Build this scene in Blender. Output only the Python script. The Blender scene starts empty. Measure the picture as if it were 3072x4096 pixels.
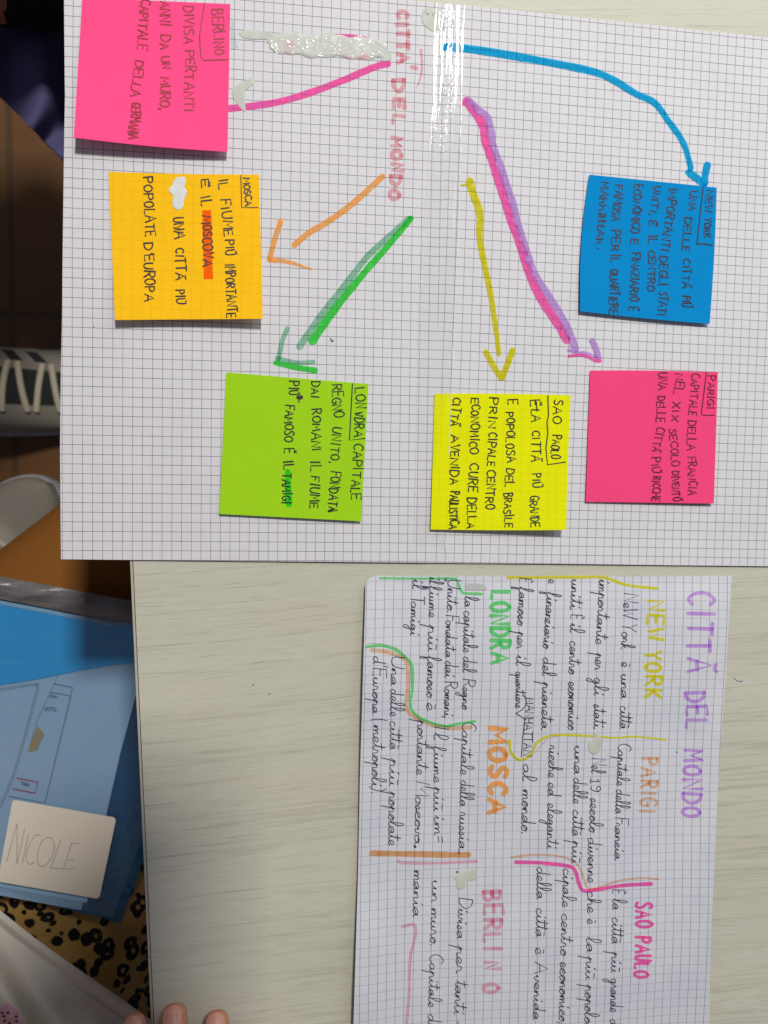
import bpy, math, random
from mathutils import Vector, Matrix
random.seed(7)
SC = bpy.context.scene
COL = SC.collection

# ------------------------------------------------------------------ camera, world, lamp, exposure
W, H, F = 3072.0, 4096.0, 3077.0            # photograph frame and focal length in its pixels
N3 = Vector((-0.1107539, -0.03838623, 0.99310627))
E1 = Vector((0.99384786, -0.00427774, 0.11067126))
E2 = Vector((0.0, 0.99925382, 0.0386238))
CH = 0.4128383                               # camera height over the table (m)
cam = bpy.data.cameras.new('camera')
cam.sensor_fit = 'VERTICAL'; cam.sensor_height = 24.0; cam.sensor_width = 18.0
cam.lens = 24.0 * F / H
cam.clip_start = 0.01; cam.clip_end = 50
cam.dof.use_dof = True; cam.dof.focus_distance = 0.415; cam.dof.aperture_fstop = 6.0
camo = bpy.data.objects.new('camera', cam); COL.objects.link(camo)
def c2w(v): return Vector((v.dot(E1), -v.dot(E2), -v.dot(N3)))
R = Matrix.Identity(4)
for i, ax in enumerate((Vector((1, 0, 0)), Vector((0, -1, 0)), Vector((0, 0, -1)))):
    w = c2w(ax)
    for j in range(3): R[j][i] = w[j]
camo.matrix_world = Matrix.Translation((0, 0, CH)) @ R
SC.camera = camo

world = bpy.data.worlds.new('World'); SC.world = world; world.use_nodes = True
bg = world.node_tree.nodes['Background']
bg.inputs[0].default_value = (0.72, 0.80, 1.0, 1); bg.inputs[1].default_value = 0.17

la = bpy.data.lights.new('ceiling_light', 'AREA'); la.shape = 'RECTANGLE'; la.size = 0.30; la.size_y = 0.36
la.energy = 73.0; la.color = (1.0, 0.955, 0.885)
lo = bpy.data.objects.new('ceiling_light', la); COL.objects.link(lo); lo.location = (0.42, 1.50, 2.25)
lb_ = bpy.data.lights.new('right_fill_light', 'AREA'); lb_.shape = 'RECTANGLE'; lb_.size = 1.2; lb_.size_y = 1.0  # unseen soft fill, added to brighten the right side of the table
lb_.energy = 8.5; lb_.color = (0.86, 0.92, 1.0)
lw = bpy.data.objects.new('right_fill_light', lb_); COL.objects.link(lw); lw.location = (1.10, 1.15, 1.00)
lw.rotation_euler = (Vector((0.2, 0.1, 0)) - lw.location).to_track_quat('-Z', 'Y').to_euler()

SC.view_settings.view_transform = 'Standard'; SC.view_settings.look = 'None'
SC.view_settings.exposure = 0.0; SC.view_settings.gamma = 1.0
SC.render.engine = 'CYCLES'
SC.cycles.transparent_max_bounces = 24
SC.cycles.max_bounces = 6

# ------------------------------------------------------------------ pixel ray -> point on a horizontal level
def P(px, py, z=0.0):
    d = c2w(Vector(((px - W / 2) / F, (py - H / 2) / F, 1.0)))
    t = (z - CH) / d.z
    return Vector((d.x * t, d.y * t, z))

# ------------------------------------------------------------------ helpers
def tag(o, label=None, cat=None, group=None, kind=None):
    if label: o['label'] = label
    if cat: o['category'] = cat
    if group: o['group'] = group
    if kind: o['kind'] = kind
    return o
def empty(name, loc):
    o = bpy.data.objects.new(name, None); COL.objects.link(o); o.location = loc; o.empty_display_size = 0.01
    return o
def wloc(o):
    v = Vector((0, 0, 0))
    while o: v += o.location; o = o.parent
    return v
def mk(name, verts, faces, mats, parent=None, uvs=None, mi=None, smooth=False, loc=None):
    if parent is not None: base = wloc(parent)
    elif loc is not None: base = Vector(loc)
    else:
        n = len(verts)
        base = Vector((sum(v[0] for v in verts) / n, sum(v[1] for v in verts) / n, min(v[2] for v in verts)))
    me = bpy.data.meshes.new(name)
    me.from_pydata([tuple(Vector(v) - base) for v in verts], [], faces)
    for m in (mats if isinstance(mats, (list, tuple)) else [mats]): me.materials.append(m)
    if uvs:
        l = me.uv_layers.new(name='UVMap')
        for lp in me.loops: l.data[lp.index].uv = uvs[lp.vertex_index]
    if mi: 
        for p, k in zip(me.polygons, mi): p.material_index = k
    if smooth:
        for p in me.polygons: p.use_smooth = True
    me.update()
    o = bpy.data.objects.new(name, me); COL.objects.link(o)
    if parent is not None: o.parent = parent
    else: o.location = base
    return o
def solid(o, t):
    """give a sheet its real thickness: separate underside and rim so that its edges stay crisp"""
    me = o.data
    V = [v.co.copy() for v in me.vertices]; Fs = [tuple(p.vertices) for p in me.polygons]
    mi = [p.material_index for p in me.polygons]; sm = [p.use_smooth for p in me.polygons]
    nv_ = len(V); uv = None
    if me.uv_layers:
        uv = {}
        for lp, d in zip(me.loops, me.uv_layers[0].data): uv[lp.vertex_index] = d.uv.copy()
    cnt = {}
    for f in Fs:
        for i in range(len(f)):
            e = (f[i], f[(i + 1) % len(f)]); k_ = (min(e), max(e))
            cnt.setdefault(k_, []).append(e)
    up = sum(p.normal.z for p in me.polygons) >= 0
    nm = [v.normal.copy() for v in me.vertices]
    low = [v - n_ * t for v, n_ in zip(V, nm)]
    v2 = V + low; src = list(range(nv_)) * 2; f2 = Fs + [tuple(i + nv_ for i in reversed(f)) for f in Fs]
    m2 = mi * 2; s2 = sm * 2
    for es in cnt.values():
        if len(es) == 1:
            a_, b_ = es[0]; q = len(v2)
            v2 += [V[a_], V[b_], low[b_], low[a_]]; src += [a_, b_, b_, a_]
            f2.append((q + 3, q + 2, q + 1, q)); m2.append(mi[0]); s2.append(False)
    n2 = bpy.data.meshes.new(me.name)
    n2.from_pydata(v2, [], f2)
    for m in me.materials: n2.materials.append(m)
    if uv:
        l = n2.uv_layers.new(name='UVMap')
        for lp in n2.loops: l.data[lp.index].uv = uv[src[lp.vertex_index]]
    for p, k_, q in zip(n2.polygons, m2, s2): p.material_index = k_; p.use_smooth = q
    n2.update(); o.data = n2
    return o
def gridfaces(nx, ny):
    return [(j * (nx + 1) + i, j * (nx + 1) + i + 1, (j + 1) * (nx + 1) + i + 1, (j + 1) * (nx + 1) + i)[::-1]
            for j in range(ny) for i in range(nx)]
def patch(name, fn, nx, ny, mats, parent=None, uvf=None, smooth=True, loc=None):
    vs = [fn(i / nx, j / ny) for j in range(ny + 1) for i in range(nx + 1)]
    uv = [uvf(v) for v in vs] if uvf else None
    return mk(name, vs, gridfaces(nx, ny), mats, parent, uv, None, smooth, loc)
def interp(poly, t):
    # poly: list of (x,y) ordered along y ; returns x at y by linear interpolation
    for (x0, y0), (x1, y1) in zip(poly, poly[1:]):
        if t <= y1 or (x1, y1) == poly[-1]:
            k = (t - y0) / (y1 - y0); return x0 + (x1 - x0) * k
def catmull(pts, sub=6):
    if len(pts) < 3: return list(pts)
    out = []
    n = len(pts)
    for i in range(n - 1):
        p0 = pts[max(i - 1, 0)]; p1 = pts[i]; p2 = pts[i + 1]; p3 = pts[min(i + 2, n - 1)]
        for k in range(sub):
            t = k / sub
            out.append(tuple(0.5 * ((2 * p1[a]) + (-p0[a] + p2[a]) * t + (2 * p0[a] - 5 * p1[a] + 4 * p2[a] - p3[a]) * t * t +
                                    (-p0[a] + 3 * p1[a] - 3 * p2[a] + p3[a]) * t ** 3) for a in range(len(p1))))
    out.append(tuple(pts[-1]))
    return out
def smoothstep(a, b, x):
    t = min(1, max(0, (x - a) / (b - a))); return t * t * (3 - 2 * t)

# ------------------------------------------------------------------ materials
class NT:
    def __init__(s, name):
        s.m = bpy.data.materials.new(name); s.m.use_nodes = True; s.t = s.m.node_tree; s.t.nodes.clear()
        s.out = s.t.nodes.new('ShaderNodeOutputMaterial')
    def n(s, typ, **kw):
        nd = s.t.nodes.new(typ)
        ins = kw.pop('i', {})
        for k, v in kw.items(): setattr(nd, k, v)
        for k, v in ins.items(): s.set(nd.inputs[k], v)
        return nd
    def set(s, inp, v):
        if hasattr(v, 'bl_idname') and hasattr(v, 'outputs'): s.t.links.new(v.outputs[0], inp)
        elif isinstance(v, bpy.types.NodeSocket): s.t.links.new(v, inp)
        else:
            if isinstance(v, (tuple, list)) and len(v) == 3 and inp.type == 'RGBA': v = (*v, 1)
            inp.default_value = v
    def math(s, op, a, b=0.0, c=0.0):
        return s.n('ShaderNodeMath', operation=op, i={0: a, 1: b, 2: c})
    def mix(s, f, a, b):
        nd = s.n('ShaderNodeMix', data_type='RGBA')
        s.set(nd.inputs[0], f); s.set(nd.inputs[6], a); s.set(nd.inputs[7], b)
        return nd.outputs[2]
    def ramp(s, f, stops):
        nd = s.n('ShaderNodeValToRGB'); s.set(nd.inputs[0], f)
        e = nd.color_ramp.elements
        while len(e) < len(stops): e.new(0.5)
        for k, (p, c) in enumerate(stops):
            e[k].position = p; e[k].color = (c, c, c, 1) if not isinstance(c, tuple) else (*c, 1)
        return nd.outputs[0]
    def noise(s, vec, scale, detail=2, rough=0.5, dist=0.0):
        return s.n('ShaderNodeTexNoise', i={'Vector': vec, 'Scale': scale, 'Detail': detail, 'Roughness': rough, 'Distortion': dist}).outputs[0]
    def obj(s): return s.n('ShaderNodeTexCoord').outputs['Object']
    def mapping(s, vec, scale=(1, 1, 1), rot=(0, 0, 0), loc=(0, 0, 0)):
        return s.n('ShaderNodeMapping', i={'Vector': vec, 'Scale': scale, 'Rotation': rot, 'Location': loc}).outputs[0]
    def bump(s, h, strength, dist):
        return s.n('ShaderNodeBump', i={'Height': h, 'Strength': strength, 'Distance': dist}).outputs[0]
    def bsdf(s, color, rough=0.7, spec=0.3, normal=None, **kw):
        i = {'Base Color': color, 'Roughness': rough, 'Specular IOR Level': spec}; i.update(kw)
        if normal is not None: i['Normal'] = normal
        return s.n('ShaderNodeBsdfPrincipled', i=i)
    def done(s, sh):
        s.t.links.new(sh.outputs[0] if hasattr(sh, 'outputs') else sh, s.out.inputs[0]); return s.m

def grid_mask(t, hw):
    """anti-aliased line masks of the printed 5 mm squares, from the UV map (1 unit = 1 square)"""
    uv = t.n('ShaderNodeUVMap', uv_map='UVMap').outputs[0]
    sp = t.n('ShaderNodeSeparateXYZ', i={0: uv})
    res = []
    for k in (0, 1):
        fr = t.math('FRACT', t.math('ADD', sp.outputs[k], 0.5))
        d = t.math('ABSOLUTE', t.math('SUBTRACT', fr, 0.5))
        mr = t.n('ShaderNodeMapRange', i={0: d, 1: hw * 0.6, 2: hw * 1.5, 3: 1.0, 4: 0.0})
        res.append(mr.outputs[0])
    return res
def paper_mat(name, base, line_v, line_h, av, ah, hw=0.027, tint=None):
    t = NT(name); o = t.obj()
    cl = t.noise(o, 26.0, 3); fi = t.noise(o, 1500.0, 2, 0.6)
    c = t.mix(t.ramp(cl, [(0.3, 0.0), (0.7, 1.0)]), base, tuple(x * 0.965 for x in base) if not tint else tint)
    c = t.mix(t.math('MULTIPLY', t.ramp(fi, [(0.3, 0.0), (0.7, 1.0)]), 0.10), c, tuple(x * 0.72 for x in base))
    mv, mh = grid_mask(t, hw)
    wob = t.ramp(t.noise(o, 90.0, 2), [(0.25, 0.72), (0.7, 1.0)])
    c = t.mix(t.math('MULTIPLY', t.math('MULTIPLY', mv, wob), av), c, line_v)
    c = t.mix(t.math('MULTIPLY', t.math('MULTIPLY', mh, wob), ah), c, line_h)
    return t.done(t.bsdf(c, 0.62, 0.22, t.bump(fi, 0.25, 0.00012)))
PAPER = paper_mat('squared_paper', (0.70, 0.692, 0.718), (0.15, 0.15, 0.165), (0.105, 0.105, 0.118), 0.88, 0.95, 0.0295)
PAGE = paper_mat('notebook_paper', (0.695, 0.70, 0.73), (0.14, 0.135, 0.21), (0.18, 0.175, 0.24), 0.82, 0.5, 0.031, (0.61, 0.625, 0.685))

def note_mat(name, col, faint):
    t = NT(name); o = t.obj()
    fi = t.noise(o, 1300.0, 2, 0.6); cl = t.noise(o, 45.0, 3)
    c = t.mix(t.math('MULTIPLY', t.ramp(fi, [(0.3, 0.0), (0.7, 1.0)]), 0.16), col, tuple(x * 0.78 for x in col))
    c = t.mix(t.math('MULTIPLY', t.ramp(cl, [(0.35, 0.0), (0.7, 1.0)]), 0.28), c, tuple(x * 0.84 for x in col))
    if faint:
        mv, mh = grid_mask(t, 0.04)
        c = t.mix(t.math('MULTIPLY', t.math('MAXIMUM', mv, mh), faint), c, tuple(x * 0.55 for x in col))
    return t.done(t.bsdf(c, 0.8, 0.06, t.bump(fi, 0.2, 0.0001)))
PINK_A = note_mat('pink_note_paper', (1.0, 0.085, 0.27), 0)
ORANGE = note_mat('amber_note_paper', (1.0, 0.56, 0.012), 0.22)
LIME = note_mat('lime_note_paper', (0.36, 0.68, 0.015), 0.05)
CYAN = note_mat('blue_note_paper', (0.002, 0.25, 0.60), 0)
PINK_B = note_mat('rose_note_paper', (0.93, 0.07, 0.22), 0)
YELLOW = note_mat('yellow_note_paper', (0.80, 0.83, 0.004), 0.22)

def ink_mat(name, col, rough=0.45):
    t = NT(name); o = t.obj()
    c = t.mix(t.ramp(t.noise(o, 220.0, 2), [(0.3, 0.0), (0.75, 1.0)]), col, tuple(min(1, x * 1.6 + 0.012) for x in col))
    return t.done(t.bsdf(c, rough, 0.3))
INK_BLACK = ink_mat('black_ink', (0.012, 0.010, 0.010))
INK_NAVY = ink_mat('navy_ink', (0.010, 0.016, 0.045))
INK_BLUEBLACK = ink_mat('ballpoint_ink', (0.022, 0.022, 0.045))
INK_MAROON = ink_mat('maroon_ink', (0.10, 0.006, 0.022))
INK_RUST = ink_mat('rust_ink', (0.30, 0.007, 0.022))
PENCIL = ink_mat('pencil_lead', (0.27, 0.25, 0.225), 0.4)

def marker_mat(name, col, glow=None, f=0.5):
    """felt-tip dye: a clear filter, so the printed squares stay visible through it"""
    t = NT(name); o = t.obj()
    light = tuple(x + (1 - x) * 0.30 for x in col); dark = tuple(x * (0.90 + 0.1 * x) for x in col)
    f = t.ramp(t.noise(o, 260.0, 3, 0.6), [(0.32, 0.0), (0.7, 1.0)])
    c = t.mix(f, dark, light)
    tr = t.n('ShaderNodeBsdfTransparent', i={'Color': c})
    if glow is None: return t.done(tr)
    return t.done(t.n('ShaderNodeMixShader', i={0: f, 1: tr, 2: t.n('ShaderNodeBsdfDiffuse', i={'Color': glow})}))
M_BLUE = marker_mat('blue_marker', (0.10, 0.74, 0.97), (0.01, 0.36, 0.70), .35)
M_PINK = marker_mat('pink_marker', (1.0, 0.46, 0.80), (1.0, 0.12, 0.42), .5)
M_VIOLET = marker_mat('violet_marker', (0.90, 0.72, 0.98), (0.50, 0.30, 0.68), .25)
M_YELLOW = marker_mat('yellow_marker', (1.0, 0.95, 0.22), (0.66, 0.60, 0.02), .3)
M_ORANGE = marker_mat('orange_marker', (1.0, 0.80, 0.50), (1.0, 0.42, 0.12), .5)
M_GREEN = marker_mat('green_marker', (0.30, 0.97, 0.36), (0.06, 0.62, 0.07), .35)
M_TEAL = marker_mat('teal_marker', (0.52, 0.79, 0.64))
M_RED = marker_mat('dusty_red_marker', (0.97, 0.68, 0.71))
M_LGREEN = marker_mat('light_green_marker', (0.50, 0.99, 0.58), (0.16, 0.70, 0.22), .35)
M_BROWN = marker_mat('brown_marker', (0.97, 0.76, 0.60))
M_MAUVE = marker_mat('mauve_marker', (0.98, 0.71, 0.78))
M_PURPLE = marker_mat('purple_marker', (0.85, 0.62, 0.97))
M_LEMON = marker_mat('lemon_marker', (1.0, 0.97, 0.32), (0.72, 0.68, 0.03), .35)
M_DEEPORANGE = marker_mat('deep_orange_marker', (1.0, 0.52, 0.5), (1.0, 0.16, 0.01), .6)
M_NOTEGREEN = marker_mat('highlighter_green', (0.20, 0.93, 0.9))
M_GREY = marker_mat('grey_smear', (0.86, 0.92, 0.93))
def fluid_mat(name, col, rough=0.55):
    t = NT(name); o = t.obj(); nz = t.noise(o, 420.0, 3)
    c = t.mix(t.ramp(t.noise(o, 150.0, 3), [(0.35, 0.0), (0.7, 1.0)]), col, tuple(x * 0.86 for x in col))
    return t.done(t.bsdf(c, rough, 0.3, t.bump(nz, 0.2, 0.0002)))
FLUID = fluid_mat('correction_fluid', (0.56, 0.585, 0.52))
FLUID_W = fluid_mat('white_correction_fluid', (0.70, 0.74, 0.72))
FLUID_C = fluid_mat('cream_correction_fluid', (0.60, 0.60, 0.52))
def gloss_fluid():
    t = NT('shiny_correction_film'); o = t.obj()
    n1 = t.noise(t.mapping(o, (1, 1.2, 1)), 84.0, 1, 0.3, 2.2); n2 = t.noise(t.mapping(o, loc=(3, 1, 2)), 60.0, 3)
    c = t.mix(t.ramp(n2, [(0.56, 0.0), (0.66, 1.0)]), (0.60, 0.62, 0.56), (0.66, 0.24, 0.38))
    return t.done(t.bsdf(c, 0.5, 0.1, t.bump(n1, 1.0, 0.0006), **{'Coat Weight': 1.0, 'Coat Roughness': 0.07, 'Coat Normal': t.bump(n1, 1.0, 0.0050)}))
GLOSS = gloss_fluid()
def tape_mat():
    t = NT('clear_tape'); o = t.obj()
    n1 = t.noise(t.mapping(o, (300, 5, 1)), 1.0, 2, 0.55)
    n2 = t.noise(t.mapping(o, (120, 60, 1)), 1.0, 4, 0.65)
    nrm = t.bump(t.math('ADD', n1, t.math('MULTIPLY', n2, 0.30)), 1.0, 0.0008)
    gl = t.n('ShaderNodeBsdfGlossy', i={'Color': (1, 1, 1), 'Roughness': 0.06, 'Normal': nrm})
    tr = t.n('ShaderNodeBsdfTransparent', i={'Color': (0.994, 0.994, 0.988)})
    fr = t.n('ShaderNodeFresnel', i={'IOR': 1.48})
    mx = t.n('ShaderNodeMixShader', i={0: t.math('MINIMUM', fr, 0.034), 1: tr, 2: gl})
    return t.done(mx)
TAPE = tape_mat()
def wood_mat():
    t = NT('pale_oak_laminate'); o = t.obj()
    warp = t.noise(t.mapping(o, (3.0, 5.0, 1)), 1.0, 2)
    v = t.n('ShaderNodeVectorMath', operation='ADD', i={0: t.mapping(o, rot=(0, 0, math.radians(-3.0)))})
    cx = t.n('ShaderNodeCombineXYZ', i={1: t.math('MULTIPLY', t.math('SUBTRACT', warp, 0.5), 0.022)})
    t.set(v.inputs[1], cx); v = v.outputs[0]
    dash = t.noise(t.mapping(v, (45, 1900, 1)), 1.0, 3, 0.62)
    rows = t.noise(t.mapping(v, (5, 480, 1), loc=(2, 7, 0)), 1.0, 2, 0.5)
    band = t.noise(t.mapping(v, (2.0, 26, 1), loc=(9, 2, 0)), 1.0, 3, 0.6)
    fine = t.noise(t.mapping(v, (110, 1300, 1)), 1.0, 2, 0.6)
    zone = t.noise(t.mapping(v, (1.4, 11, 1), loc=(4, 4, 0)), 1.0, 2, 0.5)
    c = t.mix(t.ramp(band, [(0.3, 0.0), (0.72, 1.0)]), (0.60, 0.59, 0.485), (0.545, 0.537, 0.445))
    c = t.mix(t.math('MULTIPLY', t.ramp(t.noise(t.mapping(v, (6, 34, 1)), 1.0, 2), [(0.55, 0.0), (0.75, 1.0)]), 0.30), c, (0.56, 0.47, 0.37))
    c = t.mix(t.math('MULTIPLY', t.ramp(fine, [(0.35, 0.0), (0.7, 1.0)]), 0.30), c, (0.43, 0.40, 0.30))
    dk = t.math('MULTIPLY', t.ramp(dash, [(0.50, 0.0), (0.64, 1.0)]), t.ramp(rows, [(0.50, 0.0), (0.62, 1.0)]))
    dk = t.math('MULTIPLY', dk, t.ramp(zone, [(0.3, 0.45), (0.6, 1.0)]))
    c = t.mix(t.math('MULTIPLY', dk, 0.50), c, (0.25, 0.22, 0.155))
    long_ = t.noise(t.mapping(v, (3.2, 75, 1), loc=(1, 3, 0)), 1.0, 3, 0.55)
    ln = t.math('MULTIPLY', t.ramp(long_, [(0.47, 0.0), (0.497, 1.0), (0.503, 1.0), (0.53, 0.0)]), t.ramp(zone, [(0.42, 1.0), (0.58, 0.0)]))
    c = t.mix(t.math('MULTIPLY', t.math('MULTIPLY', ln, t.ramp(dash, [(0.35, 0.25), (0.6, 1.0)])), 0.34), c, (0.25, 0.22, 0.15))
    return t.done(t.bsdf(c, 0.5, 0.28, t.bump(t.math('SUBTRACT', fine, dk), 0.3, 0.00012)))
WOOD = wood_mat()
def plain(name, col, rough=0.6, spec=0.3, scale=60.0, amt=0.25, bump=0.0):
    t = NT(name); o = t.obj(); nz = t.noise(o, scale, 3)
    c = t.mix(t.math('MULTIPLY', nz, amt), col, tuple(x * 0.5 for x in col))
    return t.done(t.bsdf(c, rough, spec, t.bump(nz, bump, 0.001) if bump else None))
EDGE = plain('edge_band_plastic', (0.50, 0.47, 0.38), 0.45)
SEAM = plain('edge_seam', (0.03, 0.028, 0.024), 0.7)

# ------------------------------------------------------------------ pen strokes
CAPS = {
 'A': (.72, ["0,0 .36,1 .72,0", ".12,.36 .62,.38"]), 'B': (.62, ["0,0 0,1", "~0,1 .42,.95 .5,.75 .35,.56 0,.52", "~0,.52 .45,.48 .6,.25 .42,.03 0,0"]),
 'C': (.62, ["~.62,.85 .4,1 .12,.82 0,.5 .12,.15 .38,0 .62,.14"]), 'D': (.66, ["0,0 0,1", "~0,1 .4,.92 .66,.5 .4,.07 0,0"]),
 'E': (.55, [".55,1 0,1 0,0 .55,0", "0,.52 .45,.52"]), 'F': (.55, ["0,0 0,1 .55,1", "0,.52 .42,.52"]),
 'G': (.66, ["~.62,.86 .38,1 .1,.82 0,.45 .14,.1 .4,0 .62,.15 .64,.42", ".38,.42 .66,.42"]), 'H': (.6, ["0,0 0,1", ".6,0 .6,1", "0,.5 .6,.5"]),
 'I': (.22, [".11,0 .11,1"]), 'K': (.58, ["0,0 0,1", ".55,1 0,.42", ".12,.52 .58,0"]), 'L': (.5, ["0,1 0,0 .5,0"]),
 'M': (.78, ["0,0 .06,1 .38,.35 .7,1 .78,0"]), 'N': (.64, ["0,0 0,1 .64,0 .64,1"]), 'O': (.64, ["~.32,1 .06,.8 0,.45 .12,.1 .34,0 .58,.2 .64,.55 .52,.9 .32,1"]),
 'P': (.56, ["0,0 0,1", "~0,1 .4,.97 .56,.75 .42,.52 0,.46"]), 'Q': (.68, ["~.32,1 .06,.8 0,.45 .12,.1 .34,0 .58,.2 .64,.55 .52,.9 .32,1", ".4,.25 .72,-.12"]),
 'R': (.6, ["0,0 0,1", "~0,1 .4,.97 .54,.76 .38,.54 0,.48", ".2,.5 .6,0"]), 'S': (.56, ["~.54,.88 .32,1 .08,.88 .08,.66 .3,.52 .52,.36 .5,.12 .26,0 0,.1"]),
 'T': (.62, [".31,0 .31,1", "0,1 .62,1"]), 'U': (.62, ["~0,1 .02,.3 .16,.03 .4,.02 .58,.28 .62,1"]), 'V': (.64, ["0,1 .32,0 .64,1"]),
 'W': (.8, ["0,1 .2,0 .4,.7 .6,0 .8,1"]), 'X': (.58, ["0,0 .58,1", "0,1 .58,0"]), 'Y': (.6, ["0,1 .3,.5 .6,1", ".3,.5 .3,0"]), 'Z': (.6, ["0,1 .6,1 0,0 .6,0"]),
 'h': (.5, ["0,1 0,0", "~0,.4 .2,.58 .42,.5 .44,.2 .5,0"]), 'a': (.5, ["~.05,.8 .3,.95 .42,.7 .2,.4 .05,.15 .2,0 .42,.2", ".42,.7 .48,0"]), 't': (.36, ["~.16,1 .14,.3 .2,.02 .36,.05", "0,.62 .34,.64"]),
 '1': (.4, [".08,.75 .25,1 .25,0", ".05,0 .42,0"]), '9': (.46, ["~.4,.85 .2,1 .04,.82 .14,.6 .36,.66 .42,.85 .38,.4 .22,0 .04,.05"]),
 '.': (.12, [".05,0 .07,.06"]), ',': (.16, [".1,.08 .04,-.18"]), "'": (.2, [".12,1.12 .07,.78"]), '-': (.4, [".05,.45 .35,.45"]), ':': (.12, [".05,.1 .07,.16", ".05,.6 .07,.66"]),
 '=': (.4, [".05,.25 .35,.3", ".05,.5 .35,.55"]), '(': (.25, ["~.22,1 .05,.6 .1,.1 .25,-.12"]), ')': (.25, ["~.02,1 .2,.6 .16,.1 0,-.15"]), '*': (.3, ["0,.5 .3,.9", ".05,.9 .28,.5"]),
}
CURS = {
 'a': (.52, ".42,.36 .25,.45 .06,.3 .05,.1 .18,0 .36,.12 .42,.42 .42,.1 .52,.04"), 'b': (.5, ".05,.1 .25,.7 .22,1 .12,.9 .1,.3 .12,.02 .3,.05 .38,.3 .45,.35"),
 'c': (.42, ".36,.36 .22,.45 .06,.28 .08,.06 .22,0 .42,.08"), 'd': (.56, ".4,.36 .22,.45 .05,.25 .1,.03 .25,.03 .4,.3 .45,1 .42,.4 .44,.05 .55,.05"),
 'e': (.42, ".05,.1 .3,.22 .34,.4 .22,.46 .08,.3 .1,.06 .24,0 .42,.1"), 'f': (.42, ".05,.1 .25,.6 .3,.95 .2,1 .15,.7 .13,0 .1,-.42 .2,-.4 .2,-.05 .42,.08"),
 'g': (.52, ".38,.36 .2,.45 .05,.25 .12,.02 .3,.1 .4,.42 .36,-.1 .25,-.45 .1,-.4 .2,-.15 .52,.1"), 'h': (.5, ".05,.1 .25,.7 .22,1 .13,.9 .1,.3 .08,0 .15,.3 .3,.44 .38,.3 .38,.05 .5,.05"),
 'i': (.34, ".05,.1 .18,.42 .16,.1 .22,0 .34,.08"), 'k': (.5, ".05,.1 .25,.7 .22,1 .13,.9 .1,.3 .08,0 .15,.25 .36,.42 .2,.22 .42,.02 .5,.05"),
 'l': (.36, ".05,.1 .28,.65 .26,1 .15,.95 .12,.4 .14,.05 .22,0 .36,.1"), 'm': (.68, ".04,.1 .12,.42 .12,0 .2,.35 .3,.43 .34,.3 .33,0 .42,.35 .52,.43 .56,.3 .56,.05 .68,.05"),
 'n': (.5, ".04,.1 .12,.42 .12,0 .2,.35 .32,.43 .38,.3 .38,.05 .5,.05"), 'o': (.45, ".3,.42 .15,.42 .05,.2 .15,.0 .32,.05 .38,.28 .28,.42 .45,.36"),
 'p': (.5, ".04,.1 .18,.5 .12,0 .05,-.5 .14,.2 .3,.43 .38,.3 .38,.05 .5,.05"), 'q': (.52, ".38,.36 .2,.45 .05,.25 .12,.02 .3,.1 .4,.42 .36,-.45 .4,-.1 .52,.1"),
 'r': (.42, ".04,.1 .1,.45 .22,.42 .28,.3 .3,.05 .42,.06"), 's': (.38, ".05,.1 .2,.45 .28,.2 .2,0 .08,.04 .38,.1"), 't': (.36, ".05,.1 .2,.5 .24,.9 .18,.3 .22,.02 .36,.08"),
 'u': (.5, ".04,.2 .1,.42 .1,.1 .2,0 .32,.12 .38,.42 .38,.08 .5,.05"), 'v': (.46, ".04,.2 .1,.42 .14,.08 .22,0 .34,.2 .34,.42 .46,.36"),
 'y': (.5, ".04,.2 .1,.42 .12,.1 .22,.04 .36,.42 .34,-.1 .2,-.45 .1,-.35 .5,.1"), 'z': (.42, ".05,.38 .3,.42 .08,.02 .35,.04 .42,.1"),
}
ACC = {'À': 'A', 'È': 'E', 'Ù': 'U', 'Ò': 'O', 'à': 'a', 'è': 'e', 'ù': 'u'}
def parse(s):
    sm = s.startswith('~')
    pts = [tuple(float(c) for c in q.split(',')) for q in s.lstrip('~').split()]
    return catmull(pts, 4) if sm else pts
def layout_caps(text, jit, gap=.17):
    x = 0.0; out = []
    for ch in text:
        if ch == ' ': x += .42; continue
        b = ACC.get(ch, ch); w, ss = CAPS[b]
        sx, sy = 1 + random.uniform(-jit, jit) * 2, 1 + random.uniform(-jit, jit) * 2
        ro = random.uniform(-jit, jit) * 1.1; dy = random.uniform(-jit, jit)
        S = [parse(s) for s in ss]
        if ch in ACC: S.append([(w * .45, 1.16), (w * .8, 1.1), (w * .95, 1.2)])
        for s in S:
            out.append([(x + (a * sx) * math.cos(ro) - b2 * sy * math.sin(ro), dy + b2 * sy * math.cos(ro) + a * math.sin(ro)) for a, b2 in s])
        x += w * sx + (.06 if ch in ".,'" else gap) + random.uniform(-.03, .04)
    return out, max(x - .15, .1)
def vmap(y): return y * .92 if y < 0 else (y * .60 if y < .45 else .27 + (y - .45) * .90)
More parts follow.
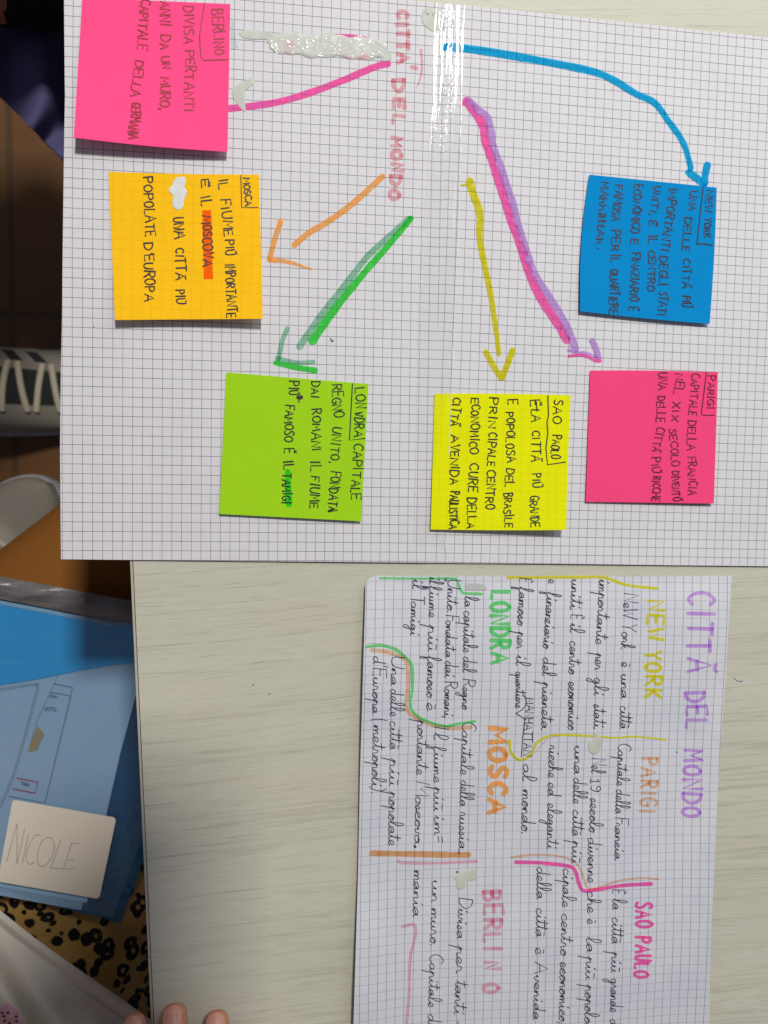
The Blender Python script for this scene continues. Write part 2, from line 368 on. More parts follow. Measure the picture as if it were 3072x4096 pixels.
def layout_curs(text):
    x = 0.0; out = []; cur = []
    def flush():
        nonlocal cur
        if len(cur) > 1: out.append(catmull(cur, 4))
        cur = []
    for ch in text:
        if ch == ' ': flush(); x += .34; continue
        b = ACC.get(ch, ch)
        if b in CURS:
            w, s = CURS[b]; sc = 1 + random.uniform(-.1, .1); sh = random.uniform(-.03, .03)
            for a, c in parse(s): cur.append((x + a * sc + c * 0.05, vmap(c) * (1 + sh)))
            if b == 'i': out.append([(x + .2, .44), (x + .28, .54)])
            if b == 't': out.append([(x + .04, .46), (x + .44, .50)])
            if ch in ACC: out.append([(x + w * .35, .46), (x + w * .85, .44)])
            x += w * sc
        else:
            flush()
            w, ss = CAPS[b if b in CAPS else b.upper()]
            for s in ss: out.append([(x + a * .95 + c * .08, c * .80) for a, c in parse(s)])
            if ch in ACC: out.append([(x + .25, .92), (x + .5, .88)])
            x += w * .95 + (-.16 if ch in 'TFVP' else .02 if ch in 'CEUDRM' else .08)
    flush()
    return out, x
def textline(text, a, b, cap, style='caps', jit=.045, gap=.17):
    S, w = layout_caps(text, jit, gap) if style == 'caps' else layout_curs(text)
    dx, dy = b[0] - a[0], b[1] - a[1]; L = math.hypot(dx, dy); ux, uy = dx / L, dy / L
    vx, vy = uy, -ux                               # letters' tops point to the right of the reading direction (downwards)
    k = L / w
    return [[(a[0] + ux * p * k + vx * q * cap, a[1] + uy * p * k + vy * q * cap) for p, q in s] for s in S]

class Ink:
    """flat pen strokes laid on a surface; surf(px,py,lift) gives the point"""
    def __init__(s, surf, base=0.00012): s.v = []; s.f = []; s.mi = []; s.surf = surf; s.k = 0; s.base = base
    def stroke(s, pts, w, mi=0, taper=None, cap=True, rough=0.0):
        pts = [p for i, p in enumerate(pts) if i == 0 or math.hypot(p[0] - pts[i - 1][0], p[1] - pts[i - 1][1]) > 0.4]
        if len(pts) < 2: return
        e = s.base + s.k * 6e-7; s.k += 1
        n = len(pts); L = []; Rr = []; ph = random.uniform(0, 6.28)
        lw = w
        for i, p in enumerate(pts):
            q0 = pts[max(i - 1, 0)]; q1 = pts[min(i + 1, n - 1)]
            dx, dy = q1[0] - q0[0], q1[1] - q0[1]; d = math.hypot(dx, dy) or 1
            ww = (w if taper is None else w * (taper[0] + (taper[1] - taper[0]) * i / (n - 1))) / 2
            if rough: ww *= 1 + rough * (math.sin(i * .55 + ph) + .6 * math.sin(i * 1.3 + ph * 2.1))
            nx, ny = -dy / d * ww, dx / d * ww
            L.append((p[0] + nx, p[1] + ny)); Rr.append((p[0] - nx, p[1] - ny))
        def capfan(c, a, b, sgn):
            out = []
            ang = math.atan2(a[1] - c[1], a[0] - c[0]); r = math.hypot(a[0] - c[0], a[1] - c[1])
            for k in range(1, 4):
                t = ang + sgn * math.pi * k / 4; out.append((c[0] + r * math.cos(t), c[1] + r * math.sin(t)))
            return out
        b = len(s.v)
        for l, r in zip(L, Rr): s.v.append(s.surf(*l, e)); s.v.append(s.surf(*r, e))
        for i in range(n - 1):
            s.f.append((b + 2 * i, b + 2 * i + 2, b + 2 * i + 3, b + 2 * i + 1)); s.mi.append(mi)
        if cap:
            f = capfan(pts[0], L[0], Rr[0], 1); j = len(s.v)
            for q in f: s.v.append(s.surf(*q, e))
            s.f.append((b, b + 1, *[j + k for k in (2, 1, 0)])); s.mi.append(mi)
            f = capfan(pts[-1], L[-1], Rr[-1], -1); j = len(s.v)
            for q in f: s.v.append(s.surf(*q, e))
            m = b + 2 * (n - 1)
            s.f.append((m + 1, m, *[j + k for k in (0, 1, 2)])); s.mi.append(mi)
    def text(s, text, a, b, cap, w, mi=0, style='caps', rough=0.12, jit=.045, gap=.17):
        for st in textline(text, a, b, cap, style, jit, gap): s.stroke(st, w, mi, rough=rough)
    def poly(s, pts, mi=0):
        e = s.base + s.k * 6e-7; s.k += 1
        b = len(s.v)
        for p in pts: s.v.append(s.surf(*p, e))
        s.f.append(tuple(range(b, b + len(pts)))); s.mi.append(mi)
    def build(s, name, mats, parent=None, label=None):
        # make every face look up
        for i, f in enumerate(s.f):
            a, b, c = (Vector(s.v[k]) for k in f[:3])
            if (b - a).cross(c - a).z < 0: s.f[i] = tuple(reversed(f))
        o = mk(name, s.v, s.f, mats, parent, None, s.mi)
        if label: o['label'] = label
        return o
def blob(name, outline, surf, h, mat, parent, label=None, wob=0.0, sub=5):
    """a raised drop of dried fluid with a rounded rim"""
    pts = catmull(list(outline) + [outline[0]], sub)[:-1]
    cx = sum(p[0] for p in pts) / len(pts); cy = sum(p[1] for p in pts) / len(pts)
    rings = [(1.0, 0.02), (0.95, 0.6), (0.86, 0.9), (0.6, 1.0)]
    v = []; f = []; n = len(pts)
    for sc, hh in rings:
        for p in pts:
            q = (cx + (p[0] - cx) * sc, cy + (p[1] - cy) * sc)
            v.append(surf(*q, 0.00016 + h * hh * (1 + random.uniform(-wob, wob))))
    for r in range(len(rings) - 1):
        for i in range(n): f.append((r * n + i, r * n + (i + 1) % n, (r + 1) * n + (i + 1) % n, (r + 1) * n + i))
    v.append(surf(cx, cy, 0.00016 + h)); c = len(v) - 1
    for i in range(n): f.append(((len(rings) - 1) * n + i, (len(rings) - 1) * n + (i + 1) % n, c))
    for i, q in enumerate(f):
        a, b, d = (Vector(v[k]) for k in q[:3])
        if (b - a).cross(d - a).z < 0: f[i] = tuple(reversed(q))
    o = mk(name, v, f, mat, parent, smooth=True)
    if label: o['label'] = label
    return o
def sc(off, s): return lambda *p: [(off[0] + a / s, off[1] + b / s) for a, b in p]

# ------------------------------------------------------------------ floor
FZ = -0.62
def floor_mat():
    t = NT('brown_tile'); o = t.obj()
    sp = t.n('ShaderNodeSeparateXYZ', i={0: o})
    py = P(100, 1258, FZ).y
    m = None
    for k, off in ((0, -0.36), (1, py)):
        fr = t.math('FRACT', t.math('ADD', t.math('DIVIDE', t.math('SUBTRACT', sp.outputs[k], off), 0.33), 0.5))
        d = t.math('ABSOLUTE', t.math('SUBTRACT', fr, 0.5))
        g = t.n('ShaderNodeMapRange', i={0: d, 1: 0.010, 2: 0.016, 3: 1.0, 4: 0.0}).outputs[0]
        m = g if m is None else t.math('MAXIMUM', m, g)
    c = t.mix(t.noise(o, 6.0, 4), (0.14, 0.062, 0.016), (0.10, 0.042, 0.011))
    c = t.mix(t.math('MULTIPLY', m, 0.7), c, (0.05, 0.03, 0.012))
    return t.done(t.bsdf(c, 0.45, 0.3, t.bump(t.noise(o, 40.0, 3), 0.2, 0.001)))
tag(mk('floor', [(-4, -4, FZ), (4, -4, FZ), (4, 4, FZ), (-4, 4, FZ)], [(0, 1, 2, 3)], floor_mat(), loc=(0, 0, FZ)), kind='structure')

# ------------------------------------------------------------------ table
TZ = -0.0007
a0, a1 = P(520, 2240, TZ), P(605, 4096, TZ)
dv = (a0 - a1).normalized(); nv = Vector((-dv.y, dv.x, 0))            # nv points to the left, away from the table
if nv.x > 0: nv = -nv
p_top, p_bot = a1 + dv * 0.95, a1 - dv * 0.42
def slab(name, l0, l1, z0, z1, mat, parent):
    """long slab between offsets l0..l1 from the table's left edge line"""
    q = [p_bot - nv * l0, p_bot - nv * l1, p_top - nv * l1, p_top - nv * l0]
    v = [Vector((p.x, p.y, z)) for z in (z0, z1) for p in q]
    return mk(name, v, [(3, 2, 1, 0), (4, 5, 6, 7), (0, 1, 5, 4), (1, 2, 6, 5), (2, 3, 7, 6), (3, 0, 4, 7)], mat, parent)
table = empty('table', (0.2, 0.1, FZ))
tag(table, 'pale oak laminate school table under the paper sheets', 'table')
slab('tabletop', 0.0016, 0.85, TZ - 0.022, TZ, WOOD, table)
slab('edge_seam', 0.0012, 0.0016, TZ - 0.022, TZ - 0.0002, SEAM, table)
eb = slab('edge_band', 0.0, 0.0012, TZ - 0.022, TZ, EDGE, table)
METAL = plain('grey_steel', (0.25, 0.25, 0.26), 0.4, 0.5)
BLUEPEN = ink_mat('blue_pen', (0.06, 0.08, 0.22))
for pts, w_ in ((catmull([(2935, 2712), (2947, 2722), (2962, 2727), (2970, 2722)], 4), 3.0), ([(1010, 2738), (1014, 2741)], 4), ([(1072, 2775), (1082, 2776)], 3)):
    pc = Ink(lambda x, y, e: P(x, y, TZ + e), 0.00005); pc.stroke(pts, w_); pc.build('pen_mark', BLUEPEN, table)

# ------------------------------------------------------------------ poster of two squared sheets taped together
def zposter(px, py):
    return 0.0004 + 0.00028 * math.sin(px / 310.0 + 1.0) * math.sin(py / 420.0 + 0.4) + 0.0004 * smoothstep(2130, 2250, py) * smoothstep(900, 1700, px)
def spos(px, py, e=0.0): return P(px, py, zposter(px, py) + e)
def quad(c, x, y): x *= 10; y *= 10; return c[0] + c[1] * x + c[2] * y + c[3] * x * x + c[4] * x * y + c[5] * y * y
GL = ([23.1156, 20.0317, -0.2643, 0.0663, 0.0167, -0.0239], [30.5815, -0.3314, -20.0946, -0.0487, -0.0239, 0.0452])
GR = ([-18.2517, 20.1193, -0.6828, -0.0443, 0.026, 0.0246], [49.7067, -0.5584, -19.9944, 0.0068, -0.0387, 0.0349])
GP = ([-7.592, 20.1762, -0.5044, -0.0876, -0.0161, -0.0358], [-13.5238, -0.1703, -19.8412, -0.0906, -0.033, 0.0286])
def uvg(G): return lambda v: (quad(G[0], v.x, v.y), quad(G[1], v.x, v.y))
poster = empty('poster', P(1500, 1000, 0))
tag(poster, 'poster of two squared sheets taped side by side with marker arrows', 'poster')
LE = [(258, -160), (256, 0), (259, 330), (260, 370), (256, 600), (252, 900), (248, 1250), (243, 1500), (240, 1800), (242, 2050), (244, 2240)]
SEAML = [(1806, -10), (1797, 150), (1775, 700), (1752, 1300), (1722, 2000), (1712, 2252)]
def left_sheet(s, t):
    # top edge slopes, bottom edge almost level
    xt = interp(LE, -140 + t * 2380); 
    x0 = interp(LE, min(2240, -140 + t * 2380)); x1 = interp(SEAML, min(2252, 12 + t * 2240))
    y = (-136 + s * 152) * (1 - t) + (2237 + s * 14) * t
    x = x0 + (x1 - x0) * s
    return spos(x, y)
o = patch('paper_sheet', left_sheet, 60, 70, PAPER, poster, uvg(GL)); solid(o, 0.00015)
o['label'] = 'squared sheet hanging over the table edge'
def right_sheet(s, t):
    x0 = interp(SEAML, min(2252, 12 + t * 2240)) - 12; x1 = 3165 - 60 * t
    y = (12 + s * 148) * (1 - t) + (2251 + s * 14) * t
    return spos(x0 + (x1 - x0) * s, y, -0.00022)
o = patch('paper_sheet', right_sheet, 60, 70, PAPER, poster, uvg(GR)); solid(o, 0.00015)
o['label'] = 'squared sheet lying wholly on the table'

# marker arrows (drawn on the sheets)
Y = sc((1820, 680), 2.514)
k = Ink(spos)
k.stroke(catmull(Y((150, 112), (182, 230), (250, 420), (250, 560), (252, 690), (300, 960), (352, 1200), (392, 1450), (420, 1650), (442, 1850)), 8), 30, 0, (1.05, .6), rough=.03)
k.stroke(Y((66, 151), (135, 143)), 8)
k.stroke(Y((312, 1830), (390, 1970), (465, 2090)), 23, rough=.03); k.stroke(Y((580, 1812), (530, 1950), (478, 2085)), 24, rough=.03)
k.build('arrow', M_YELLOW, poster, 'yellow arrow')
O = sc((1020, 660), 2.44)
k = Ink(spos, 0.00014)
k.stroke(catmull(O((1245, 112), (960, 370), (700, 560), (530, 660), (385, 780)), 8), 25, rough=.03)
k.stroke(O((252, 545), (200, 700), (142, 915)), 22, rough=.03); k.stroke(catmull(O((145, 925), (300, 940), (440, 980), (555, 1018)), 5), 20, 0, (1.1, .3))
k.build('arrow', M_ORANGE, poster, 'orange arrow')
k = Ink(spos, 0.00014)
k.stroke(catmull(O((1500, 525), (1350, 660), (1100, 890), (950, 1080), (800, 1270), (600, 1530), (435, 1772)), 8), 27, 1, (.9, 1.05), rough=.04)
k.stroke(catmull(O((1522, 520), (1340, 740), (1110, 1000), (960, 1180), (830, 1340), (640, 1600), (562, 1715)), 8), 33, 0, (.7, 1.05), rough=.04)
k.stroke(catmull(O((315, 1600), (265, 1720), (230, 1895)), 5), 20, 1); k.stroke(catmull(O((215, 1888), (420, 1930), (568, 1922)), 5), 19, 1)
k.stroke(catmull(O((202, 1930), (400, 1975), (582, 2005)), 5), 25, 0, (.8, 1.05), rough=.05)
k.build('arrow', [M_GREEN, M_TEAL], poster, 'green and grey-green double arrow')
V = sc((1820, 360), 2.011)
Z = sc((2150, 1250), 5.53)
k = Ink(spos, 0.00016)
k.stroke(catmull(V((95, 88), (170, 190), (230, 290), (250, 420), (300, 560), (350, 720), (402, 880), (455, 1050), (505, 1180), (555, 1330), (605, 1490), (680, 1650), (765, 1790), (840, 1900), (900, 2008)), 5), 35, 0, (1.0, .95), rough=.03)
k.stroke(V((42, 125), (80, 95)), 6, 0)
k.stroke(catmull(V((112, 82), (190, 160), (262, 215), (290, 330), (312, 460), (365, 600), (415, 760), (462, 890), (500, 1050), (548, 1200), (590, 1340), (645, 1480), (745, 1640), (835, 1780), (910, 1920), (972, 2085)), 5), 29, 1, rough=.03)
k.stroke(catmull(Z((690, 825), (880, 880), (1100, 895), (1300, 985)), 5), 12, 1); k.stroke(catmull(Z((1212, 622), (1300, 800), (1350, 1005)), 5), 25, 1)
k.stroke(catmull(Z((700, 960), (900, 938), (1100, 965), (1270, 1055), (1395, 1065)), 5), 12, 0)
k.build('arrow', [M_PINK, M_VIOLET], poster, 'pink and violet double arrow')
B = sc((1700, 0), 1.209)
k = Ink(spos, 0.00016)
k.stroke(catmull(B((100, 228), (190, 232), (400, 264), (650, 310), (820, 347), (920, 390), (1020, 452), (1110, 495), (1175, 580), (1250, 690), (1287, 812)), 7), 33, 0, (1.0, .68), rough=.04)
k.stroke(catmull(B((1275, 832), (1312, 858), (1348, 886)), 4), 29, 0, rough=.06); k.stroke(catmull(B((1366, 798), (1357, 840), (1354, 885)), 4), 29, 0, rough=.06)
k.build('arrow', M_BLUE, poster, 'blue curved arrow')
A = sc((800, 0), 1.3825)
k = Ink(spos, 0.00016)
k.stroke(catmull(A((1038, 352), (960, 372), (800, 440), (600, 515), (400, 570), (140, 602)), 8), 28, rough=.03)
k.build('arrow', M_PINK, poster, 'plain pink arrow without a head')
# title lettering
k = Ink(spos, 0.00018)
for tx, a, b in (('CITTA', (1592, 46), (1590, 262)), ('DEL', (1574, 322), (1572, 510)), ('MONDO', (1572, 550), (1560, 806))):
    k.text(tx, a, b, 42, 18, rough=.12, jit=.07, gap=.42)
k.stroke([(1648, 268), (1665, 272)], 18); k.stroke(catmull(A((1222, 275), (1228, 350), (1222, 420), (1200, 480)), 5), 14, 0, (.8, .3))
k.build('title_lettering', M_RED, poster)
# dried correction fluid
k2 = lambda *p: [(900 + a / 1.36, 60 + b / 1.36) for a, b in p]
k = Ink(spos, 0.00013)
k.stroke(catmull(k2((575, 112), (680, 112), (780, 128), (850, 155)), 6), 14, 0, (1, .6)); k.stroke(catmull(k2((330, 196), (450, 204), (580, 200)), 6), 16)
k.build('pink_trace', M_PINK, poster)
blob('correction_fluid', k2((72, 98), (110, 82), (170, 86), (250, 92), (262, 128), (200, 132), (110, 128)), spos, 0.00008, FLUID, poster)
blob('correction_fluid', k2((845, 205), (880, 200), (906, 212), (900, 245), (850, 248)), spos, 0.00008, FLUID, poster)
def gpatch(s, t):
    xs = 235 + s * 640
    top = 96 + 18 * s + 26 * max(0, s - .6) * 2 + 6 * math.sin(s * 21) + 4 * math.sin(s * 47)
    bot = 205 + 38 * s ** .6 - 35 * smoothstep(.12, 0, s) + 7 * math.sin(s * 17 + 1) + 4 * math.sin(s * 39)
    y = top + (bot - top) * t
    px, py = 900 + (xs + 7 * math.sin(t * 9 + s * 5)) / 1.36, 60 + y / 1.36
    e = min(s, 1 - s, t * .3, (1 - t) * .3) * 30
    return spos(px, py, 0.00016 + 0.0004 * min(1, e))
o = patch('correction_fluid', gpatch, 60, 20, GLOSS, poster); o['label'] = 'wrinkled shiny patch of correction fluid'
blob('correction_fluid', k2((160, 340), (120, 352), (80, 372), (42, 405), (40, 440), (70, 488), (112, 528), (104, 470), (94, 440), (104, 408), (135, 385), (160, 370)), spos, 0.00008, FLUID, poster)
blob('correction_fluid', [(1690, 40), (1722, 32), (1755, 48), (1765, 80), (1760, 112), (1736, 126), (1705, 108), (1686, 80)], spos, 0.00008, FLUID, poster)
k = Ink(spos, 0.0005)
for i in range(9):
    x, y = random.uniform(1700, 1740), random.uniform(44, 60); k.stroke([(x, y), (x + random.uniform(-4, 4), y + random.uniform(-3, 3))], 1.6)
k.stroke([(1325, 1360), (1330, 1365)], 3); k.stroke(catmull([(1322, 1352), (1326, 1360), (1334, 1364)], 4), 3)
for _ in range(7):
    x, y = random.uniform(280, 3050), random.uniform(200, 2200); k.stroke([(x, y), (x + random.uniform(1.5, 4), y + random.uniform(-2, 2))], random.uniform(1.6, 2.4))
k.build('speck', INK_BLUEBLACK, poster)['kind'] = 'stuff'
k = Ink(spos, 0.00015); k.poly([(922, 85), (938, 80), (942, 150), (955, 190), (935, 200), (922, 190)]); k.build('grey_smear', M_GREY, poster)
# clear tape along the join
TL = [(1748, 12), (1738, 150), (1733, 400), (1712, 700), (1678, 1270), (1662, 2000), (1658, 2190)]
TR = [(1858, 24), (1852, 150), (1846, 383), (1838, 766), (1812, 1400), (1788, 2000), (1782, 2196)]
def tape(s, t):
    y = 12 + 12 * s + t * 2172
    x0, x1 = interp(TL, y), interp(TR, y)
    x = x0 + (x1 - x0) * s
    z = 0.00045 + 0.0022 * s * (1 - s) + 0.00022 * math.sin(s * 9 + t * 5) * math.sin(t * 31 + s * 3) + 0.00010 * math.sin(s * 31 + t * 3)
    return spos(x, y, z)
tp_ = patch('clear_tape', tape, 40, 120, TAPE, poster)
t = NT('tape_edge_pale'); o_ = t.obj()  # broken pale line along both tape edges
EDGE_PALE = t.done(t.n('ShaderNodeMixShader', i={0: t.math('MULTIPLY', t.ramp(t.noise(t.mapping(o_, (40, 160, 1)), 1.0, 3), [(0.42, 0.15), (0.62, 1.0)]), 0.55), 1: t.n('ShaderNodeBsdfTransparent', i={'Color': (0.97, 0.97, 0.96)}), 2: t.bsdf((0.86, 0.86, 0.85), 0.15, 0.6)}))
for ln in (TL, TR):
    k = Ink(spos, 0.0010); k.stroke(catmull(ln, 8), 4, rough=.3); k.build('tape_edge', EDGE_PALE, tp_)

# ------------------------------------------------------------------ sticky notes
def invbil(q, px, py):
    s = t = 0.5
    for _ in range(8):
        a, b, c, d = q
        x = a[0] * (1 - s) * (1 - t) + b[0] * s * (1 - t) + c[0] * s * t + d[0] * (1 - s) * t
        y = a[1] * (1 - s) * (1 - t) + b[1] * s * (1 - t) + c[1] * s * t + d[1] * (1 - s) * t
        xs = (b[0] - a[0]) * (1 - t) + (c[0] - d[0]) * t; ys = (b[1] - a[1]) * (1 - t) + (c[1] - d[1]) * t
        xt = (d[0] - a[0]) * (1 - s) + (c[0] - b[0]) * s; yt = (d[1] - a[1]) * (1 - s) + (c[1] - b[1]) * s
        det = xs * yt - xt * ys or 1e-9
        ex, ey = px - x, py - y
        s += (ex * yt - xt * ey) / det; t += (xs * ey - ys * ex) / det
    return s, t
def note(label, q, lift, mat, G, edge=(0, 0, 0, 0)):
    """q: corners top-left, top-right, bottom-right, bottom-left in the photograph; lift: how far the two lower corners curl up"""
    def hz(s, t):
        tt = max(0, min(1.02, t)); return 0.0007 + (lift[0] * (1 - s) + lift[1] * s) * tt ** 2.0 + lift[2] * math.sin(math.pi * min(1, max(0, s))) * tt ** 2
    def at(s, t, e=0.0):
        a, b, c, d = q
        bx = edge[0] * math.sin(math.pi * t) * (1 - s) + edge[1] * math.sin(math.pi * t) * s
        by = edge[2] * math.sin(math.pi * s) * (1 - t) + edge[3] * math.sin(math.pi * s) * t
        x = a[0] * (1 - s) * (1 - t) + b[0] * s * (1 - t) + c[0] * s * t + d[0] * (1 - s) * t + bx
        y = a[1] * (1 - s) * (1 - t) + b[1] * s * (1 - t) + c[1] * s * t + d[1] * (1 - s) * t + by
        return P(x, y, zposter(x, y) + hz(s, t) + e)
    def surf(px, py, e):
        s, t = invbil(q, px, py); s = min(1, max(0, s)); t = min(1, max(0, t))
        return P(px, py, zposter(px, py) + hz(s, t) + e)
    cx = sum(p[0] for p in q) / 4; cy = sum(p[1] for p in q) / 4
    root = empty('sticky_note', P(cx, cy, 0.0005)); tag(root, label, 'sticky note', 'sticky notes on the squared poster')
    sheet = patch('note_paper', at, 28, 28, mat, root, uvg(G)); solid(sheet, 0.0001)
    return root, surf
def words(k, S, items, w, mi=0, rough=.12):
    for tx, a, b, cap in items:
        (a2,), (b2,) = S(a), S(b)
        k.text(tx, a2, b2, cap, w, mi, rough=rough, jit=.075, gap=.22)

# pink, Berlino
S = sc((200, 0), 2.074)
r, sf = note('hot pink sticky note BERLINO in red ink at the poster\'s upper left', [(329, -10), (921, 16), (910, 607), (295, 550)], (.0075, .004, .0), PINK_A, GL, (0, 0, 0, 6))
k = Ink(sf, 0.0001)
words(k, S, [('BERLINO', (1342, 80), (1368, 458), 40), ('DIVISA', (1110, 50), (1115, 365), 40), ('PERTANTI', (1118, 420), (1115, 930), 40), ('ANNI', (920, 10), (915, 215), 39), ('DA', (915, 290), (918, 415), 36),
 ('UN', (922, 470), (930, 570), 36), ('MURO,', (915, 640), (910, 900), 38), ('CAPITALE', (757, -6), (720, 410), 38), ('DELLA', (712, 500), (665, 800), 37), ('GERMANIA', (680, 850), (648, 1150), 38)], 6.0)
k.stroke(S((1280, 28), (1250, 240), (1240, 300), (1252, 470), (1275, 500), (1480, 492)), 5)
k.build('writing', INK_RUST, r)
# amber, Mosca
S = sc((400, 640), 2.074)
r, sf = note('amber sticky note MOSCA with a white correction blot', [(434, 687), (1036, 698), (1051, 1275), (460, 1280)], (.0045, .0062, -.001), ORANGE, GL, (0, 0, 3, 0))
k = Ink(sf, 0.00008); k.stroke(catmull(S((886, 416), (889, 560), (893, 740), (897, 900), (899, 988)), 5), 37, rough=.04, cap=False); k.build('highlight', M_DEEPORANGE, r)
k = Ink(sf, 0.00012)
words(k, S, [('MOSCA', (1190, 150), (1205, 385), 27), ('IL', (982, 165), (990, 250), 38), ('FIUME', (1003, 330), (1030, 635), 36), ('PIÙ', (1035, 665), (1045, 795), 37), ('IMPORTANTE', (1042, 865), (1055, 1308), 38),
 ('È', (835, 165), (838, 235), 32), ('IL', (830, 305), (843, 385), 38), ('MOSCOVA', (850, 462), (855, 885), 37), ('UNA', (612, 478), (620, 660), 38), ('CITTÀ', (625, 735), (628, 1000), 37), ('PIÙ', (628, 1080), (632, 1195), 34),
 ('POPOLATE', (360, 145), (376, 635), 38), ("D'EUROPA", (365, 690), (370, 1175), 38)], 5.6)
k.stroke(S((1168, 128), (1176, 395), (1310, 393)), 4)
k.stroke(S((610, 560), (690, 575), (605, 590), (690, 600)), 5)
k.build('writing', INK_BLACK, r)
blob('correction_fluid', S((632, 145), (700, 140), (712, 190), (700, 225), (722, 265), (700, 320), (690, 385), (655, 412), (612, 395), (600, 350), (606, 300), (575, 262), (575, 235), (602, 205), (610, 170)), sf, 0.00010, FLUID_W, r, wob=.5)
# lime, Londra
S = sc((800, 1300), 2.074)
r, sf = note('lime green sticky note LONDRA below the green arrow', [(905, 1489.5), (1474, 1536), (1445, 2085), (877, 2056)], (.0012, .0016, 0), LIME, GL)
k = Ink(sf, 0.00008); k.stroke(catmull(S((728, 1215), (728, 1300), (735, 1400), (738, 1486)), 5), 27, 0, (.8, 1.05), rough=.05); k.build('highlight', M_NOTEGREEN, r)
k = Ink(sf, 0.00012)
words(k, S, [('LON', (1290, 525), (1298, 690), 38), ('DRA', (1288, 770), (1282, 930), 38), ('CAPITALE', (1275, 985), (1252, 1455), 36), ('REGNO', (1095, 497), (1112, 770), 40), ('UNITO,', (1105, 845), (1078, 1140), 36), ('FONDATA', (1085, 1215), (1062, 1552), 36),
 ('DAI', (925, 470), (925, 605), 30), ('ROMANI', (930, 700), (930, 1045), 36), ('IL', (920, 1130), (920, 1215), 38), ('FIUME', (925, 1255), (908, 1525), 36), ('PIÙ', (740, 465), (740, 585), 36), ('FAMOSO', (710, 665), (700, 970), 36),
 ('È', (700, 1025), (700, 1065), 36), ('IL', (695, 1130), (700, 1202), 38), ('TAMIGI', (690, 1230), (680, 1485), 36)], 5.2)
k.stroke(S((1265, 488), (1240, 955), (1370, 940)), 4.4)
k.stroke(S((1290, 735), (1355, 720), (1295, 748), (1350, 755)), 7); k.stroke(S((815, 600), (840, 600)), 16); k.stroke(S((822, 605), (820, 640)), 5); k.stroke(S((1070, 1540), (1110, 1525)), 7)
k.build('writing', INK_BLACK, r)
# blue, New York
S = sc((2250, 650), 2.37)
r, sf = note('bright blue sticky note NEW YORK under the blue arrow', [(2357.6, 698.5), (2867, 750), (2838.6, 1295.6), (2321, 1245)], (.0016, .0016, 0), CYAN, GR, (-14, 4, 0, 3))
k = Ink(sf, 0.0001)
words(k, S, [('NEW', (1362, 260), (1350, 475), 27), ('YORK', (1345, 525), (1338, 720), 25), ('UNA', (1205, 270), (1195, 455), 32), ('DELLE', (1155, 520), (1135, 840), 30), ('CITTÀ', (1140, 915), (1138, 1195), 31), ('PIÙ', (1140, 1265), (1130, 1370), 34),
 ('IMPORTANTI', (1020, 245), (932, 835), 32), ('DEGLI', (925, 885), (915, 1170), 33), ('STATI', (920, 1220), (895, 1450), 34), ('UNITI,', (870, 220), (825, 490), 27), ('È', (820, 550), (820, 605), 30), ('IL', (815, 690), (820, 778), 36), ('CENTRO', (815, 835), (805, 1220), 28),
 ('ECONOMICO', (685, 205), (650, 670), 32), ('E', (648, 725), (645, 775), 28), ('FINAZIARIO', (660, 855), (635, 1310), 33), ('È', (628, 1370), (628, 1405), 32), ('FAMOSA', (510, 210), (468, 555), 31), ('PER', (460, 640), (462, 835), 33), ('IL', (458, 870), (455, 945), 36), ('QUARTIERE', (455, 1010), (445, 1440), 33),
 ('MAhhattAh', (370, 180), (320, 770), 29)], 5.6)
k.stroke(S((1335, 230), (1275, 782)), 4.2); k.stroke(S((1280, 765), (1420, 782)), 5); k.stroke(S((328, 806), (342, 818)), 4)
k.build('writing', INK_NAVY, r)
# pink, Parigi
S = sc((2250, 1400), 2.37)
r, sf = note('deep pink sticky note PARIGI in black ink beside the yellow one', [(2361, 1482), (2872, 1489), (2855.5, 2014), (2343, 2007.6)], (.0005, .0018, 0), PINK_B, GR, (0, 0, -3, 0))
k = Ink(sf, 0.0001)
words(k, S, [('PARIGI', (1380, 245), (1368, 560), 29), ('CAPITALE', (1225, 225), (1200, 620), 30), ('DELLA', (1185, 670), (1185, 955), 33), ('FRANCIA', (1190, 1015), (1197, 1375), 32), ('NEL', (1075, 225), (1060, 415), 33), ('XIX', (1045, 490), (1030, 680), 28), ('SECOLO', (1015, 750), (1035, 1105), 31), ('DIVENTÒ', (1035, 1150), (1047, 1435), 30),
 ('UNA', (915, 215), (905, 385), 32), ('DELLE', (900, 440), (890, 690), 32), ('CITTÀ', (890, 730), (845, 960), 32), ('PIÙ', (845, 1020), (855, 1170), 32), ('RICCHE', (860, 1200), (850, 1435), 32)], 4.8)
k.stroke(S((1365, 210), (1318, 600), (1325, 618), (1440, 618)), 4)
k.build('writing', INK_MAROON, r)
